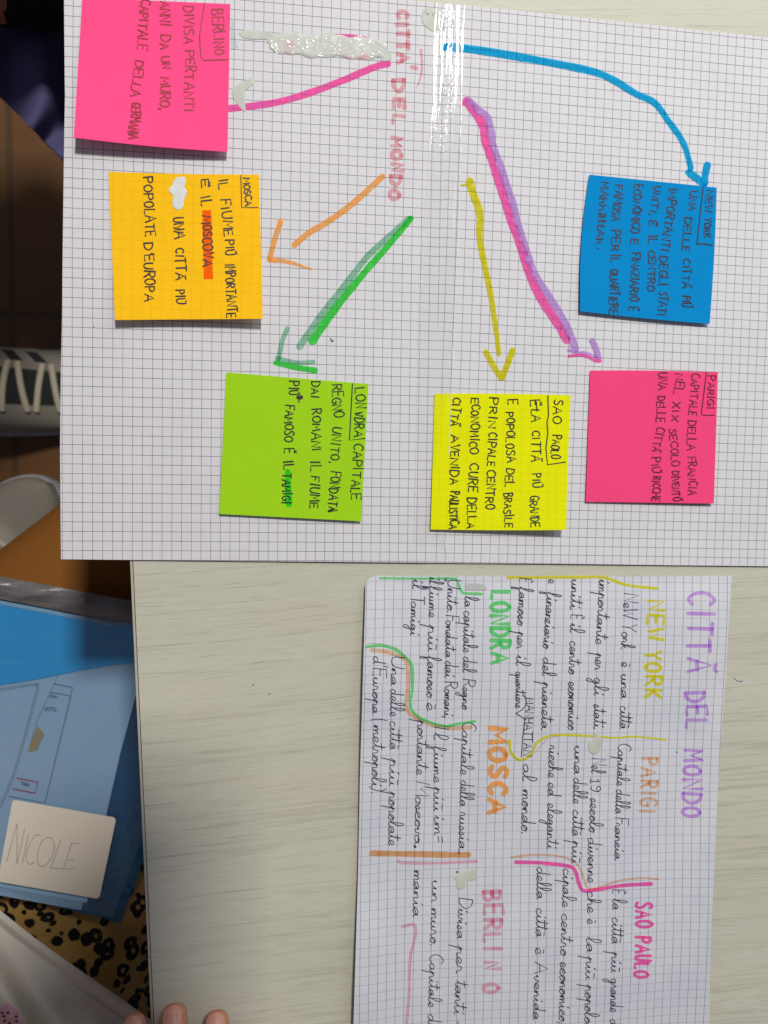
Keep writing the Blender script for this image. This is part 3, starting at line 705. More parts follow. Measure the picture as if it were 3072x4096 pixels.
# yellow, Sao Paolo
S = sc((1650, 1500), 2.37)
r, sf = note('lemon yellow sticky note SAO PAOLO under the yellow arrow', [(1738.6, 1575), (2283, 1581), (2265, 2120), (1722.6, 2118)], (.0012, .0058, -.0005), YELLOW, GR, (0, -2, -3, 2))
k = Ink(sf, 0.0001)
words(k, S, [('SAO', (1340, 235), (1325, 460), 34), ('PAOLO', (1325, 570), (1310, 795), 33), ('È', (1120, 240), (1125, 300), 36), ('LA', (1128, 330), (1135, 450), 33), ('CITTÀ', (1138, 530), (1130, 825), 33), ('PIÙ', (1135, 940), (1142, 1075), 33), ('GRANDE', (1115, 1150), (1120, 1445), 33), ('E', (905, 235), (905, 285), 35), ('POPOLOSA', (890, 355), (892, 835), 33), ('DEL', (890, 885), (872, 1065), 34), ('BRASILE', (862, 1125), (875, 1445), 33),
 ('PRIN', (735, 215), (722, 505), 33), ('CIPALE', (722, 545), (705, 860), 34), ('CENTRO', (705, 900), (695, 1275), 33), ('ECONOMICO', (560, 220), (540, 755), 33), ('CURE', (540, 840), (525, 1110), 33), ('DELLA', (520, 1165), (525, 1455), 33), ('CITTÀ', (385, 215), (355, 480), 33), ('AVENIDA', (368, 570), (360, 1040), 33), ('PAULISTICA', (360, 1105), (350, 1460), 33)], 5.2)
k.stroke(S((1283, 195), (1290, 380), (1275, 450), (1283, 550), (1265, 690), (1280, 850), (1450, 825)), 4.5)
k.stroke(S((1175, 255), (1180, 340)), 4.5); k.stroke(S((760, 215), (790, 222)), 6)
k.build('writing', INK_BLACK, r)

# ------------------------------------------------------------------ squared notebook page
def zpage(px, py):
    return 0.0016 + 0.0016 * smoothstep(1600, 1430, px) + 0.0022 * smoothstep(2650, 2920, px) + 0.0014 * math.sin(py / 215.0 + px / 900.0) * smoothstep(2300, 2700, py) + 0.0010 * math.sin(px / 170.0 + 0.6) + 0.0010 * smoothstep(3300, 4096, py)
def ppos(px, py, e=0.0): return P(px, py, max(0.0002, zpage(px, py) - 0.0009 * smoothstep(2420, 2310, py)) + e)
page = empty('notebook_page', P(2150, 3300, 0))
tag(page, 'loose squared notebook page of cursive notes below the poster', 'paper page')
PL = [(1462, 2306), (1461, 2400), (1452, 2700), (1440, 3100), (1432, 3500), (1420, 3900), (1414, 4096), (1408, 4300)]
PR = [(2926, 2304), (2918, 2450), (2904, 2700), (2880, 3000), (2870, 3200), (2856, 3500), (2842, 3800), (2838, 4096), (2836, 4300)]
def pageshape(s, t):
    y = 2302 + t * 1900
    y += (1 - t) * (4 * math.sin(s * 3))
    x0, x1 = interp(PL, max(2306, y)), interp(PR, max(2304, y))
    rc = 48.0                                   # rounded corner at the upper left
    dy = y - 2302
    if dy < rc: x0 += rc - math.sqrt(max(0, rc * rc - (rc - dy) ** 2))
    return ppos(x0 + (x1 - x0) * s, y)
vs_t = [0, .0012, .003, .006, .010, .015, .02, .0255] + [.0255 + (1 - .0255) * i / 70 for i in range(1, 71)]
def pagefn(s, t): return pageshape(s, vs_t[int(round(t * (len(vs_t) - 1)))])
o = patch('page_sheet', pagefn, 60, len(vs_t) - 1, PAGE, page, uvg(GP)); solid(o, 0.00012)

C1, C2, C3, C4, C5, C6 = sc((1400, 2250), 2.37), sc((2000, 2250), 1.746), sc((1400, 2850), 2.37), sc((2000, 2850), 1.843), sc((1400, 3400), 2.37), sc((2000, 3400), 1.843)
def heading(items, w, mat, label):
    k = Ink(ppos, 0.00018)
    for tx, a, b, cap in items: k.text(tx, a, b, cap, w, rough=.06, jit=.04, gap=.36)
    return k
k = heading([('CITTÀ', (2757, 2370), (2750, 2700), 96), ('DEL', (2742, 2772), (2745, 2920), 80), ('MONDO', (2738, 3000), (2728, 3274), 72)], 14, None, '')
k.build('heading', M_PURPLE, page, 'purple heading')
heading([('NEW', (2594, 2403), (2588, 2570), 62), ('YORK', (2586, 2604), (2582, 2798), 62)], 13, None, '').build('heading', M_LEMON, page, 'yellow heading')
heading([('LONDRA', (1966, 2366), (1968, 2662), 70)], 16, None, '').build('heading', M_LGREEN, page, 'green heading')
heading([('MOSCA', (1962, 2912), (1956, 3266), 66)], 21, None, '').build('heading', M_ORANGE, page, 'orange heading')
heading([('PARIGI', (2568, 3033), (2562, 3258), 62)], 11, None, '').build('heading', M_BROWN, page, 'brown heading')
heading([('SAO', (2547, 3610), (2545, 3716), 62), ('PAULO', (2546, 3748), (2540, 3915), 58)], 12, None, '').build('heading', M_PINK, page, 'pink heading')
heading([('BERLI', (1936, 3568), (1938, 3815), 70), ('N', (1940, 3850), (1940, 3886), 64), ('O', (1934, 3938), (1934, 3980), 58)], 16, None, '').build('heading', M_MAUVE, page, 'dusty red heading')
def divider(mat, strokes, label):
    for pts, w, tp in strokes:
        k = Ink(ppos, 0.00016); k.stroke(catmull(pts, 6), w, 0, tp, rough=.05)
        k.build('divider_line', mat, page, label)
divider(M_LEMON, [(C2((55, 105), (300, 104), (560, 102), (730, 105), (860, 150), (980, 170), (1100, 180)), 12, (1, .9)), (C4((70, 205), (80, 290), (130, 345), (190, 340), (240, 290), (270, 225), (340, 182), (430, 165), (700, 175), (850, 187), (1000, 178), (1225, 200)), 12, (1, .6))], 'yellow curved dividing line')
divider(M_LGREEN, [(C1((285, 148), (600, 152), (950, 150), (1010, 165), (1050, 260), (1090, 290), (1250, 298)), 11, (.7, 1)), (C1((160, 797), (300, 788), (430, 828), (540, 910), (590, 990), (592, 1200), (572, 1330), (602, 1420), (720, 1500), (900, 1550), (1020, 1530), (1185, 1505)), 11, (1, 1))], 'green curved dividing line')
divider(M_DEEPORANGE if False else M_BROWN, [(C1((205, 830), (350, 848), (480, 895), (540, 955), (548, 1200), (535, 1370), (580, 1440), (750, 1530), (960, 1570), (1145, 1562)), 17, (1, 1))], 'orange brown dividing line')
divider(marker_mat('tan_marker', (0.95, 0.66, 0.40)), [(C3((208, 1335), (600, 1342), (900, 1350), (1125, 1350)), 24, (1, 1))], 'thick orange brown bar')
divider(M_MAUVE, [(C3((455, 1408), (500, 1424), (800, 1428), (1200, 1412)), 13, (1, .9)), (C5((495, 730), (590, 704), (622, 735), (618, 830), (578, 980), (565, 1150), (558, 1400), (535, 1660)), 12, (1, 1))], 'mauve dividing line')
divider(M_BROWN, [(C6((85, 52), (250, 36), (430, 45), (530, 80), (590, 135), (640, 268), (690, 285), (790, 255), (900, 222), (1050, 207), (1170, 215)), 8.5, (1, .9))], 'thin brown dividing line')
divider(M_PINK, [(C6((118, 90), (300, 95), (500, 118), (555, 155), (580, 240), (612, 298), (700, 295), (900, 262), (1115, 250)), 15, (1, 1))], 'pink dividing line')
k = Ink(ppos, 0.00024)
def cur(C, tx, a, b, cap=44, st='curs', w=2.9, C2_=None):
    (a2,) = C(a); (b2,) = (C2_ or C)(b)
    k.text(tx, a2, b2, cap, w, 0, st, rough=.10)
CC = 74
cur(C2, 'New York', (868, 215), (845, 605), CC); cur(C2, 'è', (850, 690), (848, 730), CC); cur(C2, 'una', (845, 775), (845, 950), CC); cur(C2, 'città', (840, 1000), (840, 1160), CC)
cur(C2, 'importante', (695, 112), (668, 570), CC); cur(C2, 'per', (668, 630), (662, 750), CC); cur(C2, 'gli', (660, 800), (657, 930), CC); cur(C2, 'stati.', (656, 985), (655, 1170), CC)
cur(C2, 'uniti.', (500, 112), (490, 340), CC); cur(C2, 'È', (495, 365), (495, 395), CC * .8); cur(C2, 'il', (492, 420), (490, 490), CC); cur(C2, 'centro', (490, 545), (480, 780), CC); cur(C2, 'economico', (478, 830), (476, 1170), CC)
cur(C2, 'e', (340, 112), (338, 145), CC); cur(C2, 'finanziario', (330, 200), (300, 600), CC); cur(C2, 'del', (300, 660), (297, 790), CC); cur(C2, 'pianeta.', (296, 830), (288, 1180), CC)
cur(C2, 'È', (140, 108), (138, 135), CC * .8); cur(C2, 'famoso', (135, 165), (120, 440), CC); cur(C2, 'per', (122, 480), (115, 600), CC); cur(C2, 'il', (115, 640), (112, 720), CC); cur(C2, 'quartiere', (110, 760), (108, 1015), CC * .85)
k.text('MANHATTAN', (2104, 2792), (2094, 3022), 33, 3.2)
k.stroke([(2100, 2870), (2090, 2960), (2086, 3028)], 3); k.stroke(catmull([(2098, 2782), (2106, 2810), (2092, 2836), (2064, 2852)], 5), 3); k.stroke([(2064, 2852), (2104, 2880)], 3)
cur(C4, 'al', (172, 375), (168, 505), CC); cur(C4, 'mondo.', (168, 560), (160, 900), CC)
k.build('handwriting', INK_BLUEBLACK, page); k = Ink(ppos, 0.00024)
cur(C1, 'la', (1090, 312), (1085, 420), CC); cur(C1, 'capitale', (1080, 455), (1072, 850), CC); cur(C1, 'del', (1072, 890), (1070, 1040), CC); cur(C1, 'Regno', (1070, 1105), (1062, 1395), CC * .85)
cur(C1, 'Unito.', (930, 160), (920, 480), CC * .9); cur(C1, 'Fondata', (910, 500), (902, 900), CC * .9); cur(C1, 'dai', (902, 930), (898, 1090), CC); cur(C1, 'Romani,', (896, 1130), (893, 1480), CC * .9)
cur(C1, 'il', (755, 135), (752, 200), CC); cur(C1, 'fiume', (752, 215), (748, 520), CC * .9); cur(C1, 'più', (742, 580), (738, 840), CC); cur(C1, 'famoso', (735, 880), (728, 1285), CC); cur(C1, 'è', (728, 1320), (728, 1405), CC)
cur(C1, '*', (868, 145), (868, 180), 26, 'caps'); cur(C1, 'il', (597, 150), (592, 250), CC); cur(C1, 'Tamigi', (582, 310), (572, 690), CC * .9)
k.build('handwriting', INK_BLUEBLACK, page); k = Ink(ppos, 0.00024)
cur(C3, 'Capitale', (1068, 90), (1048, 590), CC * .95); cur(C3, 'della', (1048, 640), (1040, 890), CC); cur(C3, 'russia.', (1040, 940), (1030, 1320), CC)
cur(C3, 'Il', (800, 115), (795, 260), CC); cur(C3, 'fiume', (795, 310), (795, 665), CC * .9); cur(C3, 'più', (795, 700), (795, 935), CC); cur(C3, 'im=', (797, 965), (802, 1250), CC)
cur(C3, 'portante', (640, 62), (630, 590), CC); cur(C3, 'Moscova.', (628, 655), (612, 1280), CC * .92)
cur(C1, 'Una', (398, 885), (385, 1165), CC * .9); cur(C1, 'delle', (385, 1195), (380, 1460), CC); cur(C1, 'città', (380, 1500), (378, 350), CC, C2_=C3); cur(C3, 'più', (378, 425), (372, 695), CC); cur(C3, 'popolate', (370, 745), (366, 1260), CC)
cur(C1, "d'Europa", (222, 885), (212, 1430), CC * .92); cur(C1, '(', (212, 1480), (212, 1500), CC); cur(C3, 'metropoli).', (222, 110), (205, 780), CC)
k.build('handwriting', INK_BLUEBLACK, page); k = Ink(ppos, 0.00024)
cur(C4, 'Capitale', (872, 228), (862, 540), CC * .9); cur(C4, 'della', (858, 565), (850, 745), CC); cur(C4, 'Francia.', (850, 775), (845, 1100), CC * .9)
cur(C4, 'Nel', (678, 338), (675, 445), CC); cur(C4, '19', (670, 480), (668, 590), 40, 'caps'); cur(C4, 'secolo', (668, 625), (658, 885), CC); cur(C4, 'divenne', (650, 920), (645, 240), CC, C2_=C6)
cur(C4, 'una', (550, 238), (545, 455), CC); cur(C4, 'delle', (542, 480), (538, 670), CC); cur(C4, 'città', (538, 715), (532, 910), CC); cur(C4, 'più', (532, 940), (528, 1110), CC)
cur(C4, 'ricche', (362, 238), (356, 480), CC); cur(C4, 'ed', (355, 510), (352, 620), CC); cur(C4, 'eleganti', (352, 665), (345, 1005), CC)
k.build('handwriting', INK_BLUEBLACK, page); k = Ink(ppos, 0.00024)
cur(C6, 'È', (832, 292), (832, 325), CC * .8); cur(C6, 'la', (832, 355), (830, 440), CC); cur(C6, 'città', (828, 495), (825, 690), CC); cur(C6, 'più', (822, 745), (820, 905), CC); cur(C6, 'grande', (818, 945), (812, 1195), CC); cur(C6, 'di', (812, 1245), (810, 1320), CC)
cur(C6, 'che', (645, 300), (645, 465), CC); cur(C6, 'è', (643, 505), (643, 545), CC); cur(C6, 'la', (640, 635), (638, 755), CC); cur(C6, 'più', (635, 780), (632, 955), CC); cur(C6, 'popolosa', (630, 990), (622, 1370), CC)
cur(C6, 'cipale', (467, 132), (458, 420), CC); cur(C6, 'centro', (456, 465), (446, 780), CC); cur(C6, 'economico,', (445, 820), (435, 1290), CC)
cur(C6, 'della', (272, 122), (270, 360), CC); cur(C6, 'città', (268, 425), (264, 640), CC); cur(C6, 'è', (262, 715), (262, 770), CC); cur(C6, 'Avenida', (258, 825), (244, 1250), CC * .92)
k.build('handwriting', INK_BLUEBLACK, page); k = Ink(ppos, 0.00024)
cur(C5, 'Divisa', (1036, 455), (1012, 840), CC * .92); cur(C5, 'per', (1010, 895), (1005, 1170), CC); cur(C5, 'tanti', (1002, 1230), (988, 1560), CC); cur(C5, '-', (985, 1620), (985, 1660), 40, 'caps')
cur(C5, 'un', (780, 275), (772, 500), CC); cur(C5, 'muro.', (770, 540), (760, 920), CC); cur(C5, 'Capitale', (758, 985), (742, 1490), CC * .92); cur(C5, 'de', (740, 1550), (737, 1700), CC)
cur(C5, 'mania', (607, 182), (596, 632), CC)
k.stroke(C5((1012, 205), (1018, 212)), 6); k.stroke(C3((612, 1268), (620, 1276)), 8); k.stroke(C3((1032, 1322), (1036, 1332)), 6); k.stroke(C4((1303, 290), (1307, 294)), 4)
k.build('handwriting', INK_BLUEBLACK, page)
k = Ink(ppos, 0.00014)
k.stroke(catmull(C1((170, 768), (300, 772), (420, 805), (490, 850), (545, 920), (575, 1000), (582, 1180)), 5), 2.2); k.build('pencil_line', PENCIL, page); k = Ink(ppos, 0.00014)
k.stroke(catmull(C4((80, 290), (135, 350), (215, 335), (290, 260), (350, 195), (430, 175)), 5), 2)
k.build('pencil_line', PENCIL, page)
blob('correction_fluid', C5((1150, 168), (1185, 190), (1196, 235), (1185, 285), (1120, 292), (1098, 320), (1085, 362), (1030, 378), (1004, 350), (1012, 300), (992, 275), (1015, 235), (1080, 205), (1110, 180)), ppos, 0.0002, FLUID_C, page)
blob('correction_fluid', C4((700, 148), (735, 172), (745, 210), (742, 260), (712, 305), (668, 300), (652, 255), (655, 215), (690, 185)), ppos, 0.0002, FLUID_C, page)
blob('correction_fluid', C1((1090, 205), (1150, 196), (1270, 205), (1290, 230), (1285, 262), (1180, 264), (1100, 258)), ppos, 0.00015, plain('thin_correction_fluid', (0.50, 0.51, 0.50)), page)

# ------------------------------------------------------------------ things on the lap and floor, left of the table
LZ = -0.13
def lerp2(a, b, t): return (a[0] + (b[0] - a[0]) * t, a[1] + (b[1] - a[1]) * t)
def bil(q, s, t): return lerp2(lerp2(q[0], q[1], s), lerp2(q[3], q[2], s), t)
def flatpoly(name, pts, z, mat, parent, th=0.0004):
    v = [P(*p, z) for p in pts]; f = [tuple(range(len(v)))]
    a, b, c = v[:3]
    nrm = sum(((v[i].x * v[(i + 1) % len(v)].y - v[(i + 1) % len(v)].x * v[i].y) for i in range(len(v))))
    if nrm < 0: f = [tuple(reversed(f[0]))]
    o = mk(name, v, f, mat, parent); solid(o, th); return o

# plastic folder with a form inside
t = NT('blue_tinted_plastic'); o_ = t.obj()
nrm = t.bump(t.noise(t.mapping(o_, (20, 60, 1)), 1.0, 3), 0.5, 0.004)
FILM = t.done(t.n('ShaderNodeMixShader', i={0: 0.30, 1: t.n('ShaderNodeBsdfTransparent', i={'Color': (0.45, 0.62, 0.74)}), 2: t.bsdf((0.04, 0.20, 0.42), 0.3, 0.5, nrm)}))
t = NT('grey_seal_strip'); o_ = t.obj()
nz = t.noise(t.mapping(o_, (25, 70, 1), (0, 0, .2)), 1.0, 4)
STRIP = t.done(t.bsdf(t.mix(nz, (0.09, 0.085, 0.09), (0.22, 0.21, 0.215)), 0.3, 0.5, t.bump(nz, 0.8, 0.006)))
folder = empty('plastic_folder', P(250, 3000, LZ - 0.004)); tag(folder, 'translucent blue plastic folder with printed form inside on the lap', 'folder')
t = NT('printed_blue'); o_ = t.obj(); HEAD = t.done(t.bsdf(t.mix(t.noise(o_, 12.0, 2), (0.02, 0.26, 0.60), (0.03, 0.35, 0.70)), 0.32, 0.4))
SHEETB = plain('pale_blue_sheet', (0.27, 0.43, 0.60), 0.35, 0.4, 9.0, 0.18)
SHEETC = plain('light_blue_sheet', (0.36, 0.56, 0.76), 0.4, 0.4, 9.0, 0.18)
flatpoly('back_film', [(-200, 2290), (900, 2500), (760, 2900), (600, 3370), (482, 3690), (465, 3692), (440, 3680), (120, 3600), (-200, 3520)], LZ - 0.004, FILM, folder, 0.0003)
def strip(s, tt):
    a = (-200 + s * 1100, 2268 + s * 205); b = (-200 + s * 1100, 2358 + s * 210)
    p = lerp2(a, b, tt); return P(p[0], p[1], LZ + 0.001 + 0.003 * math.sin(tt * math.pi) + 0.0012 * math.sin(s * 40 + tt * 4) * math.sin(tt * 3.1))
solid(patch('seal_strip', strip, 60, 10, STRIP, folder), 0.0004)
def stack(name, pts, z, m): flatpoly(name, pts, LZ + z, m, folder, 0.0006)
stack('inner_sheet', [(-200, 2400), (560, 2560), (545, 2780), (470, 3020), (325, 3640), (300, 3637), (-200, 3545)], -0.0032, SHEETB)
stack('inner_sheet', [(-200, 2390), (560, 2550), (545, 2770), (482, 3010), (350, 3600), (344, 3612), (-200, 3510)], -0.0022, SHEETC)
stack('printed_form', [(-200, 2362), (700, 2530), (600, 2800), (538, 2760), (500, 2920), (410, 3330), (345, 3570), (-200, 3465)], -0.0012, SHEETB)
head = [(-200, 2366), (200, 2440), (420, 2486), (452, 2500), (640, 2510), (600, 2640), (540, 2650)] + catmull([(430, 2662), (330, 2680), (250, 2696), (120, 2722), (0, 2740), (-200, 2770)], 4)
flatpoly('form_header', head, LZ - 0.0005, HEAD, folder, 0.0003)
flatpoly('form_header_rim', [(-200, 2352), (0, 2403), (200, 2440), (430, 2488), (468, 2498), (440, 2503), (200, 2456), (0, 2418), (-200, 2372)], LZ - 0.0002, plain('rim_blue', (0.22, 0.40, 0.56), 0.35), folder, 0.0003)
fl = lambda x, y, e: P(x, y, LZ - 0.0012 + e)
D = sc((0, 2560), 3.162)
k = Ink(fl, 0.0003)
k.stroke(catmull([(0, 2758), (130, 2738), (150, 2748), (130, 2830), (60, 3080), (0, 3230)], 5), 12); k.build('sheet_fold_shade', plain('fold_shade', (0.20, 0.33, 0.46), 0.4), folder)  # flat darker stroke: the fold's shade is put into the colour
k = Ink(fl, 0.00035)
k.stroke([(214, 2735), (290, 2751), (283, 2783), (180, 3212), (38, 3186)], 3.2); k.stroke([(202, 2768), (282, 2784)], 3)
k.stroke([(232, 2700), (150, 2880), (120, 2980)], 1.6)
k.text('DA:', (202, 2794), (230, 2801), 12, 2.4) if False else None
def htext(k, tx, a, b, cap, w):
    S_, wd = layout_caps(tx, .01); dx, dy = b[0] - a[0], b[1] - a[1]; L = math.hypot(dx, dy); ux, uy = dx / L, dy / L
    for s in S_: k.stroke([(a[0] + ux * p * L / wd + uy * q * cap, a[1] + uy * p * L / wd - ux * q * cap) for p, q in s], w)
htext(k, 'DA:', (201, 2789), (230, 2795), 13, 3); htext(k, 'UOTO', (176, 2840), (224, 2846), 13, 3); htext(k, 'OUO', (-14, 2628), (46, 2640), 22, 5); htext(k, 'TARA', (84, 3138), (116, 3146), 11, 3.4)
k.build('form_print', plain('dark_print', (0.06, 0.12, 0.20)), folder)
k = Ink(fl, 0.00038); k.stroke(D((215, 1748), (478, 1798), (445, 1938), (160, 1882)), 5); k.build('red_frame', plain('red_print', (0.32, 0.05, 0.08)), folder)
k = Ink(fl, 0.0004); k.poly(D((472, 1092), (545, 1165), (556, 1200), (520, 1270), (475, 1380), (420, 1408), (345, 1412), (420, 1220))); k.build('printed_picture', plain('tan_print', (0.30, 0.27, 0.16), 0.5, 0.3, 300, .5), folder)

t = NT('clear_front_plastic'); o_ = t.obj()
nrm = t.bump(t.noise(t.mapping(o_, (14, 30, 1), (0, 0, .2)), 1.0, 3), 0.6, 0.006)
FRONT = t.done(t.n('ShaderNodeMixShader', i={0: 0.055, 1: t.n('ShaderNodeBsdfTransparent', i={'Color': (0.93, 0.965, 0.99)}), 2: t.n('ShaderNodeBsdfGlossy', i={'Color': (1, 1, 1), 'Roughness': 0.22, 'Normal': nrm})}))
def front(s, tt):
    p = bil([(-200, 2372), (860, 2560), (450, 3672), (-200, 3512)], s, tt)
    return P(p[0], p[1], LZ + 0.0006 + 0.0004 * math.sin(s * 9 + tt * 5))
patch('front_film', front, 24, 24, FRONT, folder)
# name card on top of it
CZ = LZ + 0.0026
def rounded(q, r, n=5):
    out = []
    for i in range(4):
        p0, p1, p2 = q[i - 1], q[i], q[(i + 1) % 4]
        a = lerp2(p1, p0, r / math.hypot(p0[0] - p1[0], p0[1] - p1[1])); b = lerp2(p1, p2, r / math.hypot(p2[0] - p1[0], p2[1] - p1[1]))
        for k_ in range(n + 1):
            u = k_ / n; out.append(lerp2(lerp2(a, p1, u), lerp2(p1, b, u), u))
    return out
card = empty('name_card', P(220, 3400, CZ)); tag(card, 'cream card with a pencilled name resting on the blue folder', 'card')
flatpoly('card_stock', rounded([(50, 3199), (465, 3272), (397, 3596), (-10, 3526)], 16), CZ, plain('cream_card', (0.80, 0.74, 0.63), 0.7, 0.2, 700, .16), card, 0.0006)
K = sc((0, 2900), 2.765)
k = Ink(lambda x, y, e: P(x, y, CZ + e), 0.00015)
for s_ in ([(75, 1505), (120, 1340), (188, 1090)], [(188, 1090), (190, 1300), (185, 1532)], [(185, 1532), (232, 1350), (272, 1135)], [(318, 1205), (280, 1370), (245, 1535)],
           [(442, 1218), (390, 1222), (335, 1310), (292, 1430), (300, 1520), (345, 1538), (382, 1508)], [(520, 1245), (455, 1300), (415, 1440), (425, 1540), (480, 1560), (555, 1490), (600, 1370), (580, 1260), (520, 1245)],
           [(670, 1270), (610, 1450), (558, 1580)], [(558, 1582), (690, 1592), (832, 1588)], [(795, 1300), (745, 1450), (702, 1582)], [(795, 1312), (880, 1312)], [(742, 1490), (818, 1494)]):
    k.stroke(catmull(K(*s_), 5), 2.6, 0, rough=.15)
k.build('pencilled_name', PENCIL, card)

# ------------------------------------------------------------------ person who holds the camera: legs under the folder, one hand on the table
SKIN = (lambda t: t.done(t.bsdf(t.mix(t.noise(t.obj(), 90.0, 4, .6), (0.60, 0.27, 0.165), (0.44, 0.16, 0.09)), 0.48, 0.35, t.bump(t.noise(t.obj(), 700.0, 3), 0.25, 0.0006), **{'Subsurface Weight': 0.1, 'Subsurface Radius': (0.01, 0.004, 0.002), 'Subsurface Scale': 0.3})))(NT('skin'))
person = empty('person', P(-900, 3600, FZ)); tag(person, 'person in leopard print and pale top with fingertips on the table', 'person')
def skin_mesh(name, joints, edges, mat, parent, sub=2):
    me = bpy.data.meshes.new(name); base = wloc(parent)
    me.from_pydata([tuple(Vector(j[0]) - base) for j in joints], edges, [])
    me.materials.append(mat)
    o = bpy.data.objects.new(name, me); COL.objects.link(o); o.parent = parent
    m = o.modifiers.new('skin', 'SKIN'); m.use_smooth_shade = True
    for i, j in enumerate(joints):
        sv = me.skin_vertices[0].data[i]; sv.radius = (j[1], j[2] if len(j) > 2 else j[1]); sv.use_root = (i == 0)
    s = o.modifiers.new('sub', 'SUBSURF'); s.levels = sub; s.render_levels = sub
    return o
J = []; Eg = []
BLACKP = plain('black_plastic', (0.02, 0.02, 0.022), 0.4); GLASSP = plain('dark_glass', (0.01, 0.01, 0.012), 0.08, 0.6)
def joint(p, r, parent=None, r2=None):
    J.append((Vector(p), r, r2 if r2 else r)); 
    if parent is not None: Eg.append((parent, len(J) - 1))
    return len(J) - 1
pel = joint((-0.44, -0.37, -0.20), .12)
sp1 = joint((-0.42, -0.38, -0.03), .125, pel); chest = joint((-0.38, -0.40, 0.17), .135, sp1); neck = joint((-0.32, -0.38, 0.33), .05, chest); headj = joint((-0.27, -0.36, 0.45), .09, neck)
k1 = P(200, 2490, -0.215); kn = P(800, 1900, -0.225)
th1 = joint((-0.38, -0.26, -0.215), .075, pel); th2 = joint(k1, .066, th1); kne = joint(kn, .052, th2); sh1 = joint((kn.x + .03, kn.y + .02, -0.45), .04, kne); ank = joint((kn.x, kn.y, -0.585), .03, sh1)
t21 = joint((-0.34, -0.44, -0.22), .075, pel); t22 = joint((-0.15, -0.40, -0.225), .066, t21); t23 = joint((0.05, -0.36, -0.23), .052, t22); t24 = joint((0.05, -0.36, -0.585), .035, t23)
shd = joint((-0.40, -0.58, 0.20), .05, chest); elb = joint((-0.32, -0.70, 0.05), .038, shd); wri = joint((-0.075, -0.44, 0.030), .022, elb, .027); palm = joint((-0.055, -0.385, 0.028), .017, wri, .03)
def finger(mx, tx_px, ty_px, r, rise, kx):
    tip = P(tx_px, ty_px - 34, 0.0); tip.z = r * 0.98
    kn_ = Vector((kx, -0.352, 0.030)); mid = kn_.lerp(tip, .45) + Vector((0, 0, rise)); dip = kn_.lerp(tip, .75) + Vector((0, 0, rise * .55))
    a = joint(kn_, r * 1.12, palm); b = joint(mid, r * 1.04, a); c = joint(dip, r * .98, b); d = joint(tip, r * .88, c)
    return kn_, mid, dip, tip
fingers = [finger(0, 548, 4042, .0070, .006, -0.078), finger(0, 706, 3996, .0082, .008, -0.060), finger(0, 872, 4026, .0078, .007, -0.040)]
lit = joint((-0.022, -0.358, 0.028), .0078, palm); lb = joint((-0.012, -0.325, 0.026), .0072, lit); joint((-0.010, -0.302, 0.0078), .0062, lb)
thb = joint((-0.092, -0.395, 0.022), .011, wri); thc = joint((-0.106, -0.362, 0.014), .009, thb); joint((-0.110, -0.335, 0.008), .0075, thc)
CM = camo.matrix_world
shl = joint((-0.40, -0.22, 0.22), .048, chest); ell = joint((-0.42, -0.02, 0.20), .038, shl); wrl = joint(CM @ Vector((-0.13, 0.035, 0.055)), .023, ell, .028)
pll = joint(CM @ Vector((-0.062, 0.055, 0.022)), .015, wrl, .03)
for q, yy in enumerate((0.030, 0.052, 0.074, 0.095)):
    a_ = joint(CM @ Vector((-0.050, yy, 0.006)), .0085, pll); b_ = joint(CM @ Vector((-0.028, yy + .002, 0.0195)), .0078, a_); joint(CM @ Vector((-0.010, yy + .003, 0.0200)), .0066, b_)
body = skin_mesh('body', J, Eg, SKIN, person, 2)
phone = empty('phone', CM @ Vector((0, 0.058, 0.004))); tag(phone, 'dark phone held flat above the papers in the person\'s hand', 'phone')  # out of view behind the lens; added to shade the table's lower left
def slab_cam(name, x0, x1, y0, y1, z0, z1, mat, r=.008):
    c = [(x0, y0), (x1, y0), (x1, y1), (x0, y1)]; o_ = rounded(c, r); n_ = len(o_)
    v_ = [CM @ Vector((x, y, z)) for z in (z0, z1) for x, y in o_]
    f_ = [tuple(reversed(range(n_))), tuple(range(n_, 2 * n_))] + [(i, (i + 1) % n_, (i + 1) % n_ + n_, i + n_) for i in range(n_)]
    return mk(name, v_, f_, mat, phone)
slab_cam('case', -0.039, 0.039, -0.018, 0.146, 0.003, 0.0105, BLACKP)
slab_cam('screen', -0.036, 0.036, -0.014, 0.142, 0.0106, 0.0112, GLASSP, .006)
NAIL = plain('fingernail', (0.60, 0.29, 0.22), 0.42, 0.35, 80, .2)
for kn_, mid, dip, tip in fingers:
    ax = (tip - dip).normalized(); sd_ = Vector((-ax.y, ax.x, 0)).normalized(); nn = sd_.cross(ax); nn = nn if nn.z > 0 else -nn
    def nail(u, v):
        x = (u - .5) * 2
        wdt = 0.0049 * (1 - .10 * v) * (1 if v < .75 else math.sqrt(max(0.05, 1 - ((v - .75) / .27) ** 2))) * (1 if v > .2 else math.sqrt(max(.05, 1 - ((.2 - v) / .22) ** 2)))
        return tip - ax * (0.0016 + 0.0105 * (1 - v)) + sd_ * (x * wdt) + nn * (0.0072 - 0.0016 * x * x - 0.0020 * v * v)
    o = patch('fingernail', nail, 8, 8, NAIL, body); solid(o, 0.0005)
# near thigh and knee: bare skin, modelled as a separate trousers piece
KNEE_SKIN = plain('brown_knee_skin', (0.25, 0.095, 0.018), 0.75, 0.15, 500, .25)
skin_mesh('trousers', [((-0.40, -0.28, -0.215), .085), (P(-60, 2880, -0.215), .082), (P(190, 2510, -0.215), .08), (P(500, 2250, -0.220), .07), (P(800, 1900, -0.225), .06), ((kn.x + .03, kn.y + .02, -0.45), .05)], [(0, 1), (1, 2), (2, 3), (3, 4), (4, 5)], KNEE_SKIN, person, 3)
